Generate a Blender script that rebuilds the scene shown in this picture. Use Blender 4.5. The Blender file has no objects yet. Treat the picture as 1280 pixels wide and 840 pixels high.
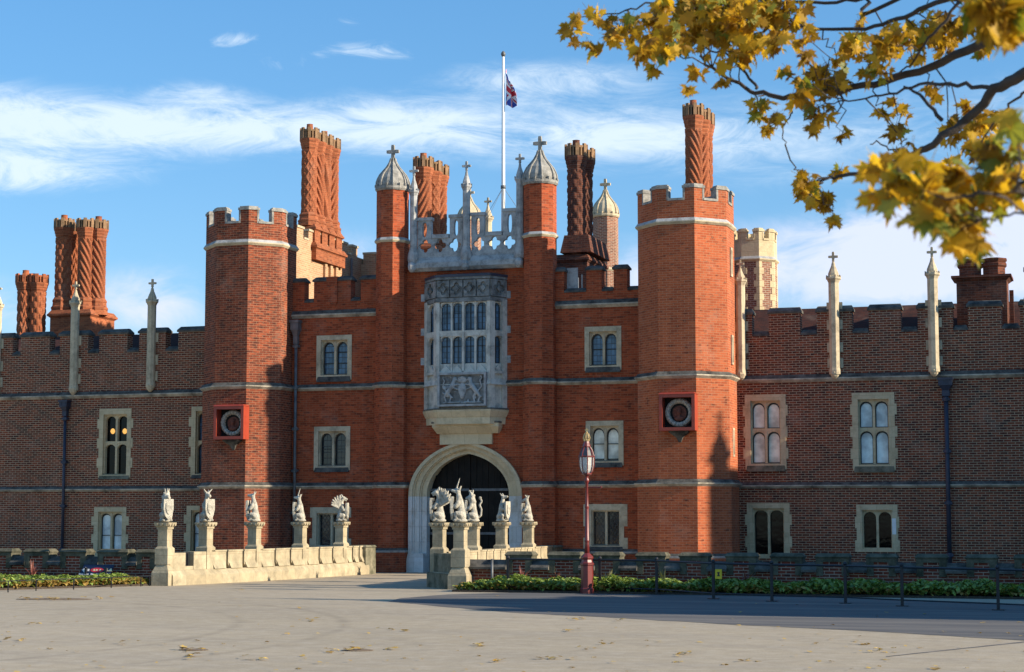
import bpy, bmesh, math, random
from mathutils import Vector, Matrix
random.seed(7)
R = math.radians
sc = bpy.context.scene
COL = sc.collection

# ------------------------------------------------------------------ camera
F = 2300.0                      # focal length in pixels of the 1280 px wide photograph
YAW = R(18.1); PITCH = math.atan(227/F)
CAM = (20.34, -57.31, 1.8)
cd = bpy.data.cameras.new('camera'); cam = bpy.data.objects.new('camera', cd); COL.objects.link(cam)
cam.location = CAM; cam.rotation_euler = (R(90)+PITCH, 0, YAW)
cd.sensor_width = 36; cd.lens = 36*F/1280; cd.clip_start = .1; cd.clip_end = 3000
cd.dof.use_dof = True; cd.dof.focus_distance = 56; cd.dof.aperture_fstop = 5.6
sc.camera = cam

# ------------------------------------------------------------------ light
SUN_EL = R(21.5); SUN_FRONT = R(2.1)          # the sun stands to the right, barely in front of the facade
sdir = Vector((math.cos(SUN_EL)*math.cos(SUN_FRONT), -math.cos(SUN_EL)*math.sin(SUN_FRONT), math.sin(SUN_EL)))
sl = bpy.data.lights.new('sun', 'SUN'); sl.energy = 5.0; sl.angle = R(.5); sl.color = (1, .87, .68)
so = bpy.data.objects.new('sun', sl); COL.objects.link(so); so.rotation_euler = sdir.to_track_quat('Z', 'Y').to_euler()
so.location = (60, -20, 40)
sc.view_settings.view_transform = 'Standard'; sc.view_settings.look = 'None'
sc.view_settings.exposure = 0.75; sc.view_settings.gamma = 1

w = bpy.data.worlds.new('World'); sc.world = w; w.use_nodes = True
nt = w.node_tree; nt.nodes.clear()
def N(t, nt_=None, **k):
    n = (nt_ or nt).nodes.new(t)
    for a, b in k.items():
        if a.startswith('i_'):
            n.inputs[a[2:].replace('_', ' ')].default_value = b
        else: setattr(n, a, b)
    return n
def math_(op, a, b=None, c=None, nt_=None):
    n = (nt_ or nt).nodes.new('ShaderNodeMath'); n.operation = op
    for i, v in enumerate((a, b, c)):
        if v is None: continue
        if isinstance(v, (int, float)): n.inputs[i].default_value = v
        else: (nt_ or nt).links.new(v, n.inputs[i])
    return n.outputs[0]
L = nt.links.new
sky = N('ShaderNodeTexSky'); sky.sky_type = 'NISHITA'; sky.sun_disc = False
sky.sun_elevation = SUN_EL; sky.sun_rotation = math.pi/2 + SUN_FRONT
sky.air_density = 1.0; sky.dust_density = .1; sky.ozone_density = 2.2
gam = N('ShaderNodeGamma', i_Gamma=.62); L(sky.outputs[0], gam.inputs[0])
hsv = N('ShaderNodeHueSaturation', i_Saturation=1.31, i_Value=1.0); tint = N('ShaderNodeMix'); tint.data_type = 'RGBA'; tint.blend_type = 'MULTIPLY'; tint.inputs[0].default_value = 1; tint.inputs[7].default_value = (1.0, 1.19, 1.42, 1)
L(gam.outputs[0], tint.inputs[6]); L(tint.outputs[2], hsv.inputs['Color'])
tc = N('ShaderNodeTexCoord'); sep = N('ShaderNodeSeparateXYZ'); L(tc.outputs['Generated'], sep.inputs[0])
az = math_('ARCTAN2', sep.outputs[0], sep.outputs[1])               # 0 = along +Y, positive towards +X
az = math_('ADD', az, YAW)                                          # measured from the direction of the gate
el = math_('ARCSINE', sep.outputs[2])
comb = N('ShaderNodeCombineXYZ'); L(az, comb.inputs[0]); L(el, comb.inputs[1])
def cloudnoise(sx, sy, detail, rough, seed, dist=.6):
    m = N('ShaderNodeMapping'); m.inputs['Scale'].default_value = (sx, sy, 1); m.inputs['Location'].default_value = (seed, seed*.7, seed)
    m.inputs['Rotation'].default_value = (0, 0, R(4))
    L(comb.outputs[0], m.inputs[0])
    n = N('ShaderNodeTexNoise'); n.inputs['Scale'].default_value = 1; n.inputs['Detail'].default_value = detail
    n.inputs['Roughness'].default_value = rough; n.inputs['Distortion'].default_value = dist
    L(m.outputs[0], n.inputs[0]); return n.outputs[0]
wisp = cloudnoise(17, 62, 10, .70, 3.1, .9)
wisp2 = cloudnoise(30, 75, 7, .66, 8.3, 1.2)
puff = cloudnoise(20, 34, 9, .64, 5.7, .5)
def blob_mask(px, py, rx, ry, s):
    a0 = (px-640)/F; e0 = (647-py)/F
    dx = math_('DIVIDE', math_('SUBTRACT', az, a0), rx/F); dy = math_('DIVIDE', math_('SUBTRACT', el, e0), ry/F)
    d = math_('ADD', math_('MULTIPLY', dx, dx), math_('MULTIPLY', dy, dy))
    return math_('MULTIPLY', math_('POWER', 2.718, math_('MULTIPLY', d, -1)), s)
def total(lst):
    t = lst[0]
    for x in lst[1:]: t = math_('ADD', t, x)
    return t
band = total([blob_mask(*a) for a in [(170, 168, 330, 34, 1.05), (480, 150, 110, 30, .55), (30, 232, 140, 26, .9), (690, 105, 150, 26, .8), (700, 172, 200, 34, .8), (980, 190, 220, 60, .5), (250, 125, 60, 20, .4), (1500, 150, 300, 60, .7), (-300, 180, 300, 60, .8)]])
thin = total([blob_mask(*a) for a in [(450, 70, 80, 15, .75), (285, 62, 48, 14, .7), (430, 36, 24, 12, .5), (350, 88, 34, 12, .5), (210, 125, 60, 16, .5), (370, 118, 30, 12, .4), (555, 55, 30, 10, .35)]])
low = total([blob_mask(*a) for a in [(1080, 335, 240, 62, 1.15), (1260, 300, 150, 60, 1.1), (200, 385, 75, 50, .95), (800, 350, 60, 50, .6), (440, 330, 80, 60, .5), (30, 390, 90, 40, .5), (1600, 330, 300, 80, .9), (-250, 390, 200, 60, .8)]])
def soft(mask, noise, k, lo, hi):
    v = math_('MULTIPLY', mask, math_('ADD', math_('MULTIPLY', noise, k), 1-k*.5))
    m = N('ShaderNodeMapRange'); m.interpolation_type = 'SMOOTHSTEP'
    m.inputs['From Min'].default_value = lo; m.inputs['From Max'].default_value = hi
    L(v, m.inputs['Value']); return m.outputs[0]
f1 = math_('MULTIPLY', soft(band, wisp, 3.0, .16, 1.2), .80)
f2 = math_('MULTIPLY', soft(thin, wisp2, 6.0, .35, 1.7), .62)
f3 = math_('MULTIPLY', soft(low, puff, 2.7, .2, 1.2), .92)
def mixc(a, fac, colr):
    m = N('ShaderNodeMix'); m.data_type = 'RGBA'; L(fac, m.inputs[0]); L(a, m.inputs[6])
    if isinstance(colr, tuple): m.inputs[7].default_value = colr
    else: L(colr, m.inputs[7])
    return m.outputs[2]
c = mixc(hsv.outputs[0], f1, (4.0, 4.55, 5.0, 1))
c = mixc(c, f2, (4.0, 4.55, 5.0, 1))
c = mixc(c, f3, (3.6, 3.9, 4.8, 1))
bg = N('ShaderNodeBackground', i_Strength=.139); L(c, bg.inputs[0])
wo = N('ShaderNodeOutputWorld'); L(bg.outputs[0], wo.inputs[0])

# ------------------------------------------------------------------ where a sight line meets a plane of the place
ca, sa = math.cos(YAW), math.sin(YAW); cp, sp = math.cos(PITCH), math.sin(PITCH)
def ray(px, py):
    x = (px-640)/F; y = (420-py)/F; f = cp-y*sp; z = sp+y*cp
    return (x*ca-f*sa, x*sa+f*ca, z)
def G(px, py, z=0):
    d = ray(px, py); t = (z-CAM[2])/d[2]; return (CAM[0]+t*d[0], CAM[1]+t*d[1])
def P(px, py, Y):
    d = ray(px, py); t = (Y-CAM[1])/d[1]; return (CAM[0]+t*d[0], CAM[2]+t*d[2])
def PX(px, py, X):
    d = ray(px, py); t = (X-CAM[0])/d[0]; return (CAM[1]+t*d[1], CAM[2]+t*d[2])
def D(px, py, dist):
    d = Vector(ray(px, py)).normalized(); return Vector(CAM)+d*dist
def XP(px, Y, py=500): return P(px, py, Y)[0]
def ZP(px, py, Y): return P(px, py, Y)[1]

# ------------------------------------------------------------------ mesh builder
class MB:
    def __init__(s): s.v = []; s.f = []; s.m = []; s.T = None; s.mi = 0; s.sm = []; s.smooth = False
    def frame(s, ox=0, oy=0, ang=0):            # u runs along the facade, d runs into it
        s.T = (ox, oy, math.cos(ang), math.sin(ang)); return s
    def add(s, u, d, z):
        if s.T:
            ox, oy, c_, s_ = s.T
            s.v.append((ox+u*c_-d*s_, oy+u*s_+d*c_, z))
        else: s.v.append((u, d, z))
        return len(s.v)-1
    def face(s, idx, mi=None): s.f.append(tuple(idx)); s.m.append(s.mi if mi is None else mi); s.sm.append(s.smooth)
    def poly(s, pts, mi=None): s.face([s.add(*p) for p in pts], mi)
    def box(s, u0, u1, d0, d1, z0, z1, mi=None):
        a = [s.add(u, d, z) for z in (z0, z1) for u, d in ((u0, d0), (u1, d0), (u1, d1), (u0, d1))]
        for q in ((0, 1, 5, 4), (1, 2, 6, 5), (2, 3, 7, 6), (3, 0, 4, 7), (4, 5, 6, 7), (3, 2, 1, 0)): s.face([a[i] for i in q], mi)
    def frust(s, lo, hi, z0, z1, mi=None):      # lo, hi = (u0,u1,d0,d1)
        a = [s.add(u, d, z) for (u0, u1, d0, d1), z in ((lo, z0), (hi, z1)) for u, d in ((u0, d0), (u1, d0), (u1, d1), (u0, d1))]
        for q in ((0, 1, 5, 4), (1, 2, 6, 5), (2, 3, 7, 6), (3, 0, 4, 7), (4, 5, 6, 7), (3, 2, 1, 0)): s.face([a[i] for i in q], mi)
    def prism(s, pts, z0, z1, mi=None):         # pts counter-clockwise (u,d)
        n = len(pts); a = [s.add(u, d, z0) for u, d in pts]; b = [s.add(u, d, z1) for u, d in pts]
        for i in range(n): j = (i+1) % n; s.face((a[i], a[j], b[j], b[i]), mi)
        s.face(b, mi); s.face(a[::-1], mi)
    def slab(s, pts, d0, d1, mi=None):          # pts (u,z) counter-clockwise seen from the front
        n = len(pts); a = [s.add(u, d0, z) for u, z in pts]; b = [s.add(u, d1, z) for u, z in pts]
        s.face(a, mi); s.face(b[::-1], mi)
        for i in range(n): j = (i+1) % n; s.face((a[j], a[i], b[i], b[j]), mi)
    def lathe(s, cx, cy, prof, n=8, rot=R(22.5), mi=None, caps=True, rfn=None):
        rings = []
        for pr_ in prof:
            r, z = pr_[0], pr_[1]
            rings.append([s.add(cx+r*(rfn(t, z) if rfn else 1)*math.cos(t), cy+r*(rfn(t, z) if rfn else 1)*math.sin(t), z)
                          for t in (rot+2*math.pi*k/n for k in range(n))])
        for i in range(len(rings)-1):
            m_ = prof[i][2] if len(prof[i]) > 2 else mi
            for k in range(n): j = (k+1) % n; s.face((rings[i][k], rings[i][j], rings[i+1][j], rings[i+1][k]), m_)
        if caps: s.face(rings[-1], mi); s.face(rings[0][::-1], mi)
    def tube(s, pts, r, n=6, mi=None):
        pts = [Vector(p) for p in pts]; rr = r if isinstance(r, (list, tuple)) else [r]*len(pts)
        prev = None; rings = []
        for i, p in enumerate(pts):
            t = (pts[min(i+1, len(pts)-1)]-pts[max(i-1, 0)])
            if t.length < 1e-9: t = Vector((0, 0, 1))
            t.normalize()
            if prev is None:
                q = Vector((0, 0, 1)) if abs(t.z) < .9 else Vector((1, 0, 0)); a = t.cross(q).normalized()
            else:
                a = (prev-t*prev.dot(t)); a = a.normalized() if a.length > 1e-6 else t.orthogonal().normalized()
            prev = a; b = t.cross(a)
            rings.append([s.add(*(p+(a*math.cos(x)+b*math.sin(x))*rr[i])) for x in (2*math.pi*k/n for k in range(n))])
        for i in range(len(rings)-1):
            for k in range(n): j = (k+1) % n; s.face((rings[i][k], rings[i][j], rings[i+1][j], rings[i+1][k]), mi)
        s.face(rings[-1], mi); s.face(rings[0][::-1], mi)
    def build(s, name, mats, parent=None, loc=None):
        me = bpy.data.meshes.new(name); me.from_pydata(s.v, [], s.f)
        if not isinstance(mats, (list, tuple)): mats = [mats]
        for m_ in mats: me.materials.append(m_)
        me.polygons.foreach_set('material_index', s.m); me.polygons.foreach_set('use_smooth', s.sm)
        boxuv(me); me.update()
        return link(name, me, parent)
def boxuv(me):
    uv = me.uv_layers.new(name='UVMap').data
    for p in me.polygons:
        n = p.normal
        if abs(n.z) > .75: f = lambda c: (c.x, c.y)
        else:
            h = math.hypot(n.x, n.y) or 1; tx, ty = -n.y/h, n.x/h
            f = lambda c, tx=tx, ty=ty: (c.x*tx+c.y*ty, c.z)
        for li in p.loop_indices: uv[li].uv = f(me.vertices[me.loops[li].vertex_index].co)
def link(name, me, parent=None):
    o = bpy.data.objects.new(name, me); COL.objects.link(o)
    if parent is not None:
        o.parent = parent
        if parent.type == 'EMPTY': o.matrix_parent_inverse = Matrix.Translation(-Vector(parent.location)) if not parent.get('_local') else Matrix()
    return o
def thing(name, label, cat, loc=(0, 0, 0), group=None, rz=0, local=False):
    o = bpy.data.objects.new(name, None); COL.objects.link(o); o.location = loc; o.rotation_euler = (0, 0, rz)
    o.empty_display_size = .3; o['label'] = label; o['category'] = cat
    if group: o['group'] = group
    if local: o['_local'] = 1
    return o
def tag(o, label=None, cat=None, group=None, kind=None):
    if label: o['label'] = label
    if cat: o['category'] = cat
    if group: o['group'] = group
    if kind: o['kind'] = kind
    return o
def kids(o): return [c_ for c_ in bpy.data.objects if c_.parent == o]
def dup(o, loc, label, rz=0):
    r = o.copy(); COL.objects.link(r); r.location = loc; r.rotation_euler = (0, 0, rz); r['label'] = label
    for ch in kids(o):
        c1 = ch.copy(); COL.objects.link(c1); c1.parent = r
        for g_ in kids(ch): c2 = g_.copy(); COL.objects.link(c2); c2.parent = c1
    return r

# ------------------------------------------------------------------ materials
def newmat(name):
    m = bpy.data.materials.new(name); m.use_nodes = True; t = m.node_tree
    b = t.nodes['Principled BSDF']; return m, t, b
def noise(t, vec, scale, detail=4, rough=.6, dist=0):
    n = t.nodes.new('ShaderNodeTexNoise'); n.inputs['Scale'].default_value = scale; n.inputs['Detail'].default_value = detail
    n.inputs['Roughness'].default_value = rough; n.inputs['Distortion'].default_value = dist
    t.links.new(vec, n.inputs['Vector']); return n.outputs[0]
def mapping(t, vec, scale):
    m = t.nodes.new('ShaderNodeMapping'); m.inputs['Scale'].default_value = scale; t.links.new(vec, m.inputs[0]); return m.outputs[0]
def rng(t, v, a, b, lo=0, hi=1):
    n = t.nodes.new('ShaderNodeMapRange'); n.inputs[1].default_value = a; n.inputs[2].default_value = b; n.inputs[3].default_value = lo; n.inputs[4].default_value = hi
    t.links.new(v, n.inputs[0]); return n.outputs[0]
def mix(t, f, a, b, blend='MIX'):
    n = t.nodes.new('ShaderNodeMix'); n.data_type = 'RGBA'; n.blend_type = blend
    for i, v in ((0, f), (6, a), (7, b)):
        if isinstance(v, (int, float)): n.inputs[i].default_value = v
        elif isinstance(v, tuple): n.inputs[i].default_value = v+(1,) if len(v) == 3 else v
        else: t.links.new(v, n.inputs[i])
    return n.outputs[2]
def bump(t, b, h, dist, strength=1):
    n = t.nodes.new('ShaderNodeBump'); n.inputs['Distance'].default_value = dist; n.inputs['Strength'].default_value = strength
    t.links.new(h, n.inputs['Height']); t.links.new(n.outputs[0], b.inputs['Normal'])
def brick_mat(name, c1, c2, mortar, dark=(.03, .02, .02), diaper=0, burnt=.1, bw=.23, bh=.076, ms=.007, stain=.35, soot=0, bloom=.2):
    m, t, b = newmat(name)
    tcn = t.nodes.new('ShaderNodeTexCoord'); uv = tcn.outputs['UV']; ob = tcn.outputs['Object']
    br = t.nodes.new('ShaderNodeTexBrick'); br.inputs['Scale'].default_value = 1
    br.inputs['Brick Width'].default_value = bw; br.inputs['Row Height'].default_value = bh; br.inputs['Mortar Size'].default_value = ms
    br.inputs['Mortar Smooth'].default_value = .2; br.inputs['Bias'].default_value = -.1
    br.inputs['Color1'].default_value = c1+(1,); br.inputs['Color2'].default_value = c2+(1,); br.inputs['Mortar'].default_value = mortar+(1,)
    t.links.new(uv, br.inputs['Vector'])
    col = br.outputs['Color']
    # large patches of other firings
    n1 = noise(t, ob, .55, 5, .65); n2 = noise(t, mapping(t, uv, (4.4, 13, 1)), 1, 2, .5)
    col = mix(t, rng(t, n1, .35, .68, 0, .75), col, mix(t, 1.0, col, (1.34, 1.22, 1.14), 'MULTIPLY'))
    inbrick = t.nodes.new('ShaderNodeMath'); inbrick.operation = 'SUBTRACT'; inbrick.inputs[0].default_value = 1; t.links.new(br.outputs['Fac'], inbrick.inputs[1])
    def M(op, a, b_=None): return math_(op, a, b_, None, t)
    col = mix(t, M('MULTIPLY', rng(t, n2, .62-burnt, .75-burnt*.5, 0, .75), inbrick.outputs[0]), col, dark)
    if diaper:
        sx = t.nodes.new('ShaderNodeSeparateXYZ'); t.links.new(uv, sx.inputs[0]); u, v = sx.outputs[0], sx.outputs[1]
        v2 = M('MULTIPLY', M('FLOOR', M('DIVIDE', v, bh)), bh)
        u2 = M('MULTIPLY', M('FLOOR', M('DIVIDE', u, bw*.5)), bw*.5)
        a1 = M('ABSOLUTE', M('SUBTRACT', M('FRACT', M('DIVIDE', M('ADD', u2, M('MULTIPLY', v2, 1.5)), 1.84)), .5))
        a2 = M('ABSOLUTE', M('SUBTRACT', M('FRACT', M('DIVIDE', M('SUBTRACT', u2, M('MULTIPLY', v2, 1.5)), 1.84)), .5))
        dd = M('LESS_THAN', M('MINIMUM', a1, a2), .045)
        pm = rng(t, noise(t, ob, .35, 2, .5), .38, .55, .15, .9)
        col = mix(t, M('MULTIPLY', M('MULTIPLY', dd, pm), M('MULTIPLY', inbrick.outputs[0], diaper)), col, (.03, .022, .02))
    n3 = noise(t, mapping(t, ob, (1.6, 1.6, .28)), 1, 5, .6)
    col = mix(t, rng(t, n3, .48, .74, 0, stain), col, mix(t, 1.0, col, (.42, .40, .40), 'MULTIPLY'))
    n4 = noise(t, ob, .9, 4, .7)
    col = mix(t, rng(t, n4, .54, .78, 0, bloom), col, (.46, .36, .28))
    t.links.new(col, b.inputs['Base Color']); b.inputs['Roughness'].default_value = .92
    b.inputs['Specular IOR Level'].default_value = .15
    hh = math_('ADD', math_('MULTIPLY', br.outputs['Fac'], -1, None, t), math_('MULTIPLY', noise(t, ob, 30, 3, .6), .5, None, t), None, t)
    bump(t, b, hh, .006, .5)
    return m
def stone_mat(name, pale, dark, amt=.5, scale=2.2, joints=0, topdark=0, rough=.9, jw=.6, jh=.32, carve=.012):
    m, t, b = newmat(name); tcn = t.nodes.new('ShaderNodeTexCoord'); ob = tcn.outputs['Object']
    n1 = noise(t, ob, scale, 7, .72, .0); n2 = noise(t, ob, scale*7, 4, .7)
    n3 = noise(t, mapping(t, ob, (3, 3, .6)), 1.2, 4, .6)
    col = mix(t, rng(t, n2, .3, .75, 0, .5), pale, tuple(x*.72 for x in pale))
    if joints:
        br = t.nodes.new('ShaderNodeTexBrick'); br.inputs['Scale'].default_value = 1; br.inputs['Brick Width'].default_value = jw; br.inputs['Row Height'].default_value = jh
        br.inputs['Mortar Size'].default_value = .006; br.inputs['Color1'].default_value = (1, 1, 1, 1); br.inputs['Color2'].default_value = (.78, .74, .68, 1); br.inputs['Mortar'].default_value = (.45, .42, .38, 1)
        t.links.new(tcn.outputs['UV'], br.inputs['Vector']); col = mix(t, joints, col, mix(t, 1.0, col, br.outputs['Color'], 'MULTIPLY'))
    col = mix(t, rng(t, n1, .56-amt*.36, .84-amt*.26, 0, .95), col, dark)
    col = mix(t, rng(t, n3, .5, .7, 0, .35*amt+.1), col, tuple((x+y)*.4 for x, y in zip(pale, dark)))
    if topdark:
        ge = t.nodes.new('ShaderNodeNewGeometry'); s3 = t.nodes.new('ShaderNodeSeparateXYZ'); t.links.new(ge.outputs['Normal'], s3.inputs[0])
        col = mix(t, math_('MULTIPLY', rng(t, s3.outputs[2], .3, .7, 0, topdark), rng(t, n1, .35, .6, .3, 1), None, t), col, dark)
    t.links.new(col, b.inputs['Base Color']); b.inputs['Roughness'].default_value = rough; b.inputs['Specular IOR Level'].default_value = .2
    bump(t, b, n2, carve, .8)
    return m
def plain(name, colr, rough=.5, metal=0, var=.25, scale=6, spec=.5, bmp=0):
    m, t, b = newmat(name); tcn = t.nodes.new('ShaderNodeTexCoord')
    n1 = noise(t, tcn.outputs['Object'], scale, 5, .65)
    col = mix(t, rng(t, n1, .3, .7), tuple(x*(1-var) for x in colr), tuple(min(1, x*(1+var)) for x in colr))
    t.links.new(col, b.inputs['Base Color']); b.inputs['Roughness'].default_value = rough; b.inputs['Metallic'].default_value = metal
    b.inputs['Specular IOR Level'].default_value = spec
    if bmp: bump(t, b, n1, bmp)
    return m
def glass_mat(name, base, rough=.08, lead=0, diamond=False, leadw=.07, cell=(.16, .2), wav=.004):
    m, t, b = newmat(name); tcn = t.nodes.new('ShaderNodeTexCoord'); uv = tcn.outputs['UV']
    n1 = noise(t, tcn.outputs['Object'], 2.2, 3, .5)
    col = mix(t, rng(t, n1, .35, .65), tuple(x*.6 for x in base), tuple(min(1, x*1.4) for x in base))
    if lead:
        s = t.nodes.new('ShaderNodeSeparateXYZ'); t.links.new(uv, s.inputs[0]); u, v = s.outputs[0], s.outputs[1]
        def M(op, a, b_=None): return math_(op, a, b_, None, t)
        if diamond: p, q = M('ADD', M('DIVIDE', u, cell[0]), M('DIVIDE', v, cell[1])), M('SUBTRACT', M('DIVIDE', u, cell[0]), M('DIVIDE', v, cell[1]))
        else: p, q = M('DIVIDE', u, cell[0]), M('DIVIDE', v, cell[1])
        e = M('MAXIMUM', M('LESS_THAN', M('FRACT', p), leadw), M('LESS_THAN', M('FRACT', q), leadw))
        col = mix(t, M('MULTIPLY', e, lead), col, (.02, .02, .022))
        t.links.new(rng(t, e, 0, 1, rough, .6), b.inputs['Roughness'])
        # every quarry sits at its own slight tilt
        wn = t.nodes.new('ShaderNodeTexWhiteNoise'); wn.noise_dimensions = '2D'; cb = t.nodes.new('ShaderNodeCombineXYZ')
        t.links.new(M('FLOOR', p), cb.inputs[0]); t.links.new(M('FLOOR', q), cb.inputs[1]); t.links.new(cb.outputs[0], wn.inputs['Vector'])
        col = mix(t, rng(t, wn.outputs['Value'], 0, 1, 0, .5), col, (.0, .0, .0))
    else: b.inputs['Roughness'].default_value = rough
    t.links.new(col, b.inputs['Base Color']); b.inputs['Specular IOR Level'].default_value = .6
    bump(t, b, noise(t, tcn.outputs['Object'], 5, 2, .5), wav, .6)
    return m
M_ = {}
M_['red'] = brick_mat('gatehouse_brick', (.37, .082, .033), (.20, .044, .020), (.30, .145, .08), burnt=.06, ms=.005, stain=.30)
M_['redL'] = brick_mat('old_tower_brick', (.30, .076, .035), (.16, .042, .023), (.32, .19, .12), burnt=.2, ms=.006, stain=.4)
M_['redT'] = brick_mat('tower_brick', (.40, .11, .046), (.29, .072, .032), (.38, .21, .125), burnt=.05, ms=.006, stain=.30)
M_['wing'] = brick_mat('wing_brick', (.245, .064, .030), (.115, .036, .022), (.38, .295, .20), burnt=.16, diaper=.6, ms=.0095, stain=.3)
M_['low'] = brick_mat('moat_brick', (.22, .05, .028), (.13, .035, .025), (.34, .28, .22), burnt=.1, ms=.009, stain=.6)
M_['chim'] = brick_mat('chimney_brick', (.33, .108, .050), (.21, .066, .034), (.34, .18, .09), burnt=.05, ms=.004, stain=.3)
M_['chimd'] = brick_mat('dark_chimney_brick', (.16, .055, .032), (.09, .034, .024), (.14, .10, .08), burnt=.15, ms=.006, stain=.5)
M_['buff'] = brick_mat('buff_brick', (.46, .28, .16), (.36, .20, .11), (.5, .40, .28), burnt=.02, ms=.007, stain=.2)
M_['brownb'] = brick_mat('brown_brick', (.27, .12, .075), (.18, .08, .055), (.42, .36, .28), burnt=.1, ms=.009, stain=.25)
M_['stone'] = stone_mat('pale_stone', (.60, .50, .34), (.16, .13, .09), .28)
M_['stonec'] = stone_mat('cream_stone', (.66, .54, .34), (.28, .21, .12), .16, joints=.5, jw=.5, jh=.33)
M_['string'] = stone_mat('weathered_string_stone', (.60, .53, .41), (.035, .032, .03), .5, 1.7, topdark=.0)
M_['dark'] = stone_mat('blackened_stone', (.22, .20, .17), (.022, .024, .024), .82, 2.4)
M_['mossy'] = stone_mat('moss_and_shade_stone', (.30, .27, .19), (.045, .05, .03), .75, 3)  # mossy sills and blocks; also the shade painted on the splayed bridge end
M_['grey'] = stone_mat('grey_carved_stone', (.46, .46, .45), (.09, .09, .085), .34, 3.4)
M_['greyd'] = stone_mat('sooty_carved_stone', (.34, .34, .325), (.045, .045, .042), .62, 3.0)
M_['oriel'] = stone_mat('oriel_limestone', (.66, .62, .54), (.12, .115, .10), .26, 2.6)
M_['lead'] = stone_mat('lead_dome', (.42, .40, .36), (.10, .10, .09), .5, 5)
M_['gate'] = stone_mat('gate_limestone', (.76, .75, .72), (.34, .26, .15), .2, 1.2, joints=.6, jw=.7, jh=.5)
M_['gatec'] = stone_mat('gate_arch_stone', (.74, .61, .40), (.34, .27, .17), .26, 1.6, joints=.5, jw=.5, jh=.6)
M_['bridge'] = stone_mat('bridge_stone', (.53, .45, .305), (.22, .19, .13), .55, 2.6, joints=.7, jw=.8, jh=.4)
M_['statue'] = stone_mat('statue_stone', (.64, .60, .50), (.15, .14, .11), .42, 6, carve=.05)
M_['cap'] = stone_mat('lichen_cap', (.34, .19, .08), (.07, .05, .035), .5, 6)
M_['lichen'] = stone_mat('chimney_crown', (.33, .20, .115), (.13, .09, .045), .42, 5)
M_['void'] = plain('dark_opening', (.006, .006, .006), .9, var=.1)
M_['iron'] = plain('black_iron', (.012, .012, .016), .45, var=.3)
M_['pipe'] = plain('lead_blue_pipe', (.030, .036, .060), .5, var=.3, scale=4)
M_['pipeg'] = plain('grey_lead_pipe', (.12, .125, .13), .5, var=.4, scale=4)
M_['case'] = plain('black_casement', (.012, .012, .014), .4)
M_['gd'] = glass_mat('dark_glass', (.006, .006, .006), .06)
M_['gd'].node_tree.nodes['Principled BSDF'].inputs['Specular IOR Level'].default_value = .18
M_['gblue'] = glass_mat('leaded_sky_tint_glass', (.09, .17, .27), .12, lead=.9, cell=(.12, .19), leadw=.09)  # sky reflection put into the base colour as blue
M_['gdl'] = glass_mat('leaded_dark_glass', (.018, .022, .03), .10, lead=.9, cell=(.13, .2), leadw=.09)
M_['gdia'] = glass_mat('diamond_leaded_glass', (.012, .02, .03), .1, lead=.95, diamond=True, cell=(.13, .2), leadw=.16)
M_['gblindsky'] = glass_mat('glass_with_blind_and_sky', (.62, .74, .80), .15)  # pale base: white blind, and painted sky reflection in the left wing
M_['gcurt'] = glass_mat('glass_with_pale_curtain', (.78, .74, .62), .15)
M_['door'] = plain('black_oak', (.012, .010, .008), .75, var=.5, scale=3, spec=.2)
M_['tile'] = brick_mat('roof_tile', (.075, .03, .022), (.05, .024, .02), (.03, .02, .02), burnt=.15, bw=.18, bh=.12, ms=.006)
M_['leadroof'] = plain('roof_lead', (.10, .11, .13), .6, var=.3)
M_['paint'] = plain('dark_red_paint', (.16, .028, .026), .35, var=.2)
M_['boxred'] = plain('roundel_box_red', (.33, .048, .024), .4, var=.12)
M_['terra'] = plain('terracotta', (.16, .05, .03), .8, var=.4, scale=14, bmp=.02)
M_['ringw'] = stone_mat('roundel_ring', (.66, .60, .50), (.15, .13, .11), .5, 14)
M_['white'] = plain('white_paint', (.78, .78, .76), .35, var=.06)
M_['gold'] = plain('gilding', (.62, .46, .22), .35, .6)
M_['lamp'] = plain('lantern_glass', (.80, .79, .74), .10, var=.15); M_['lamp'].node_tree.nodes['Principled BSDF'].inputs['Transmission Weight'].default_value = .4  # whitish reflections put into the glass as a pale base colour
M_['navy'] = plain('navy_sign', (.012, .02, .055), .4, var=.15)
M_['signred'] = plain('sign_red', (.62, .04, .05), .4, var=.1)
M_['signcream'] = plain('sign_cream', (.75, .70, .42), .4, var=.1)
M_['yellow'] = plain('notice_yellow', (.75, .55, .02), .5, var=.1)
M_['fblue'] = plain('flag_blue', (.03, .08, .42), .7, var=.1)
M_['fred'] = plain('flag_red', (.62, .03, .05), .7, var=.1)
M_['fwhite'] = plain('flag_white', (.85, .85, .85), .7, var=.05)
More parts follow.
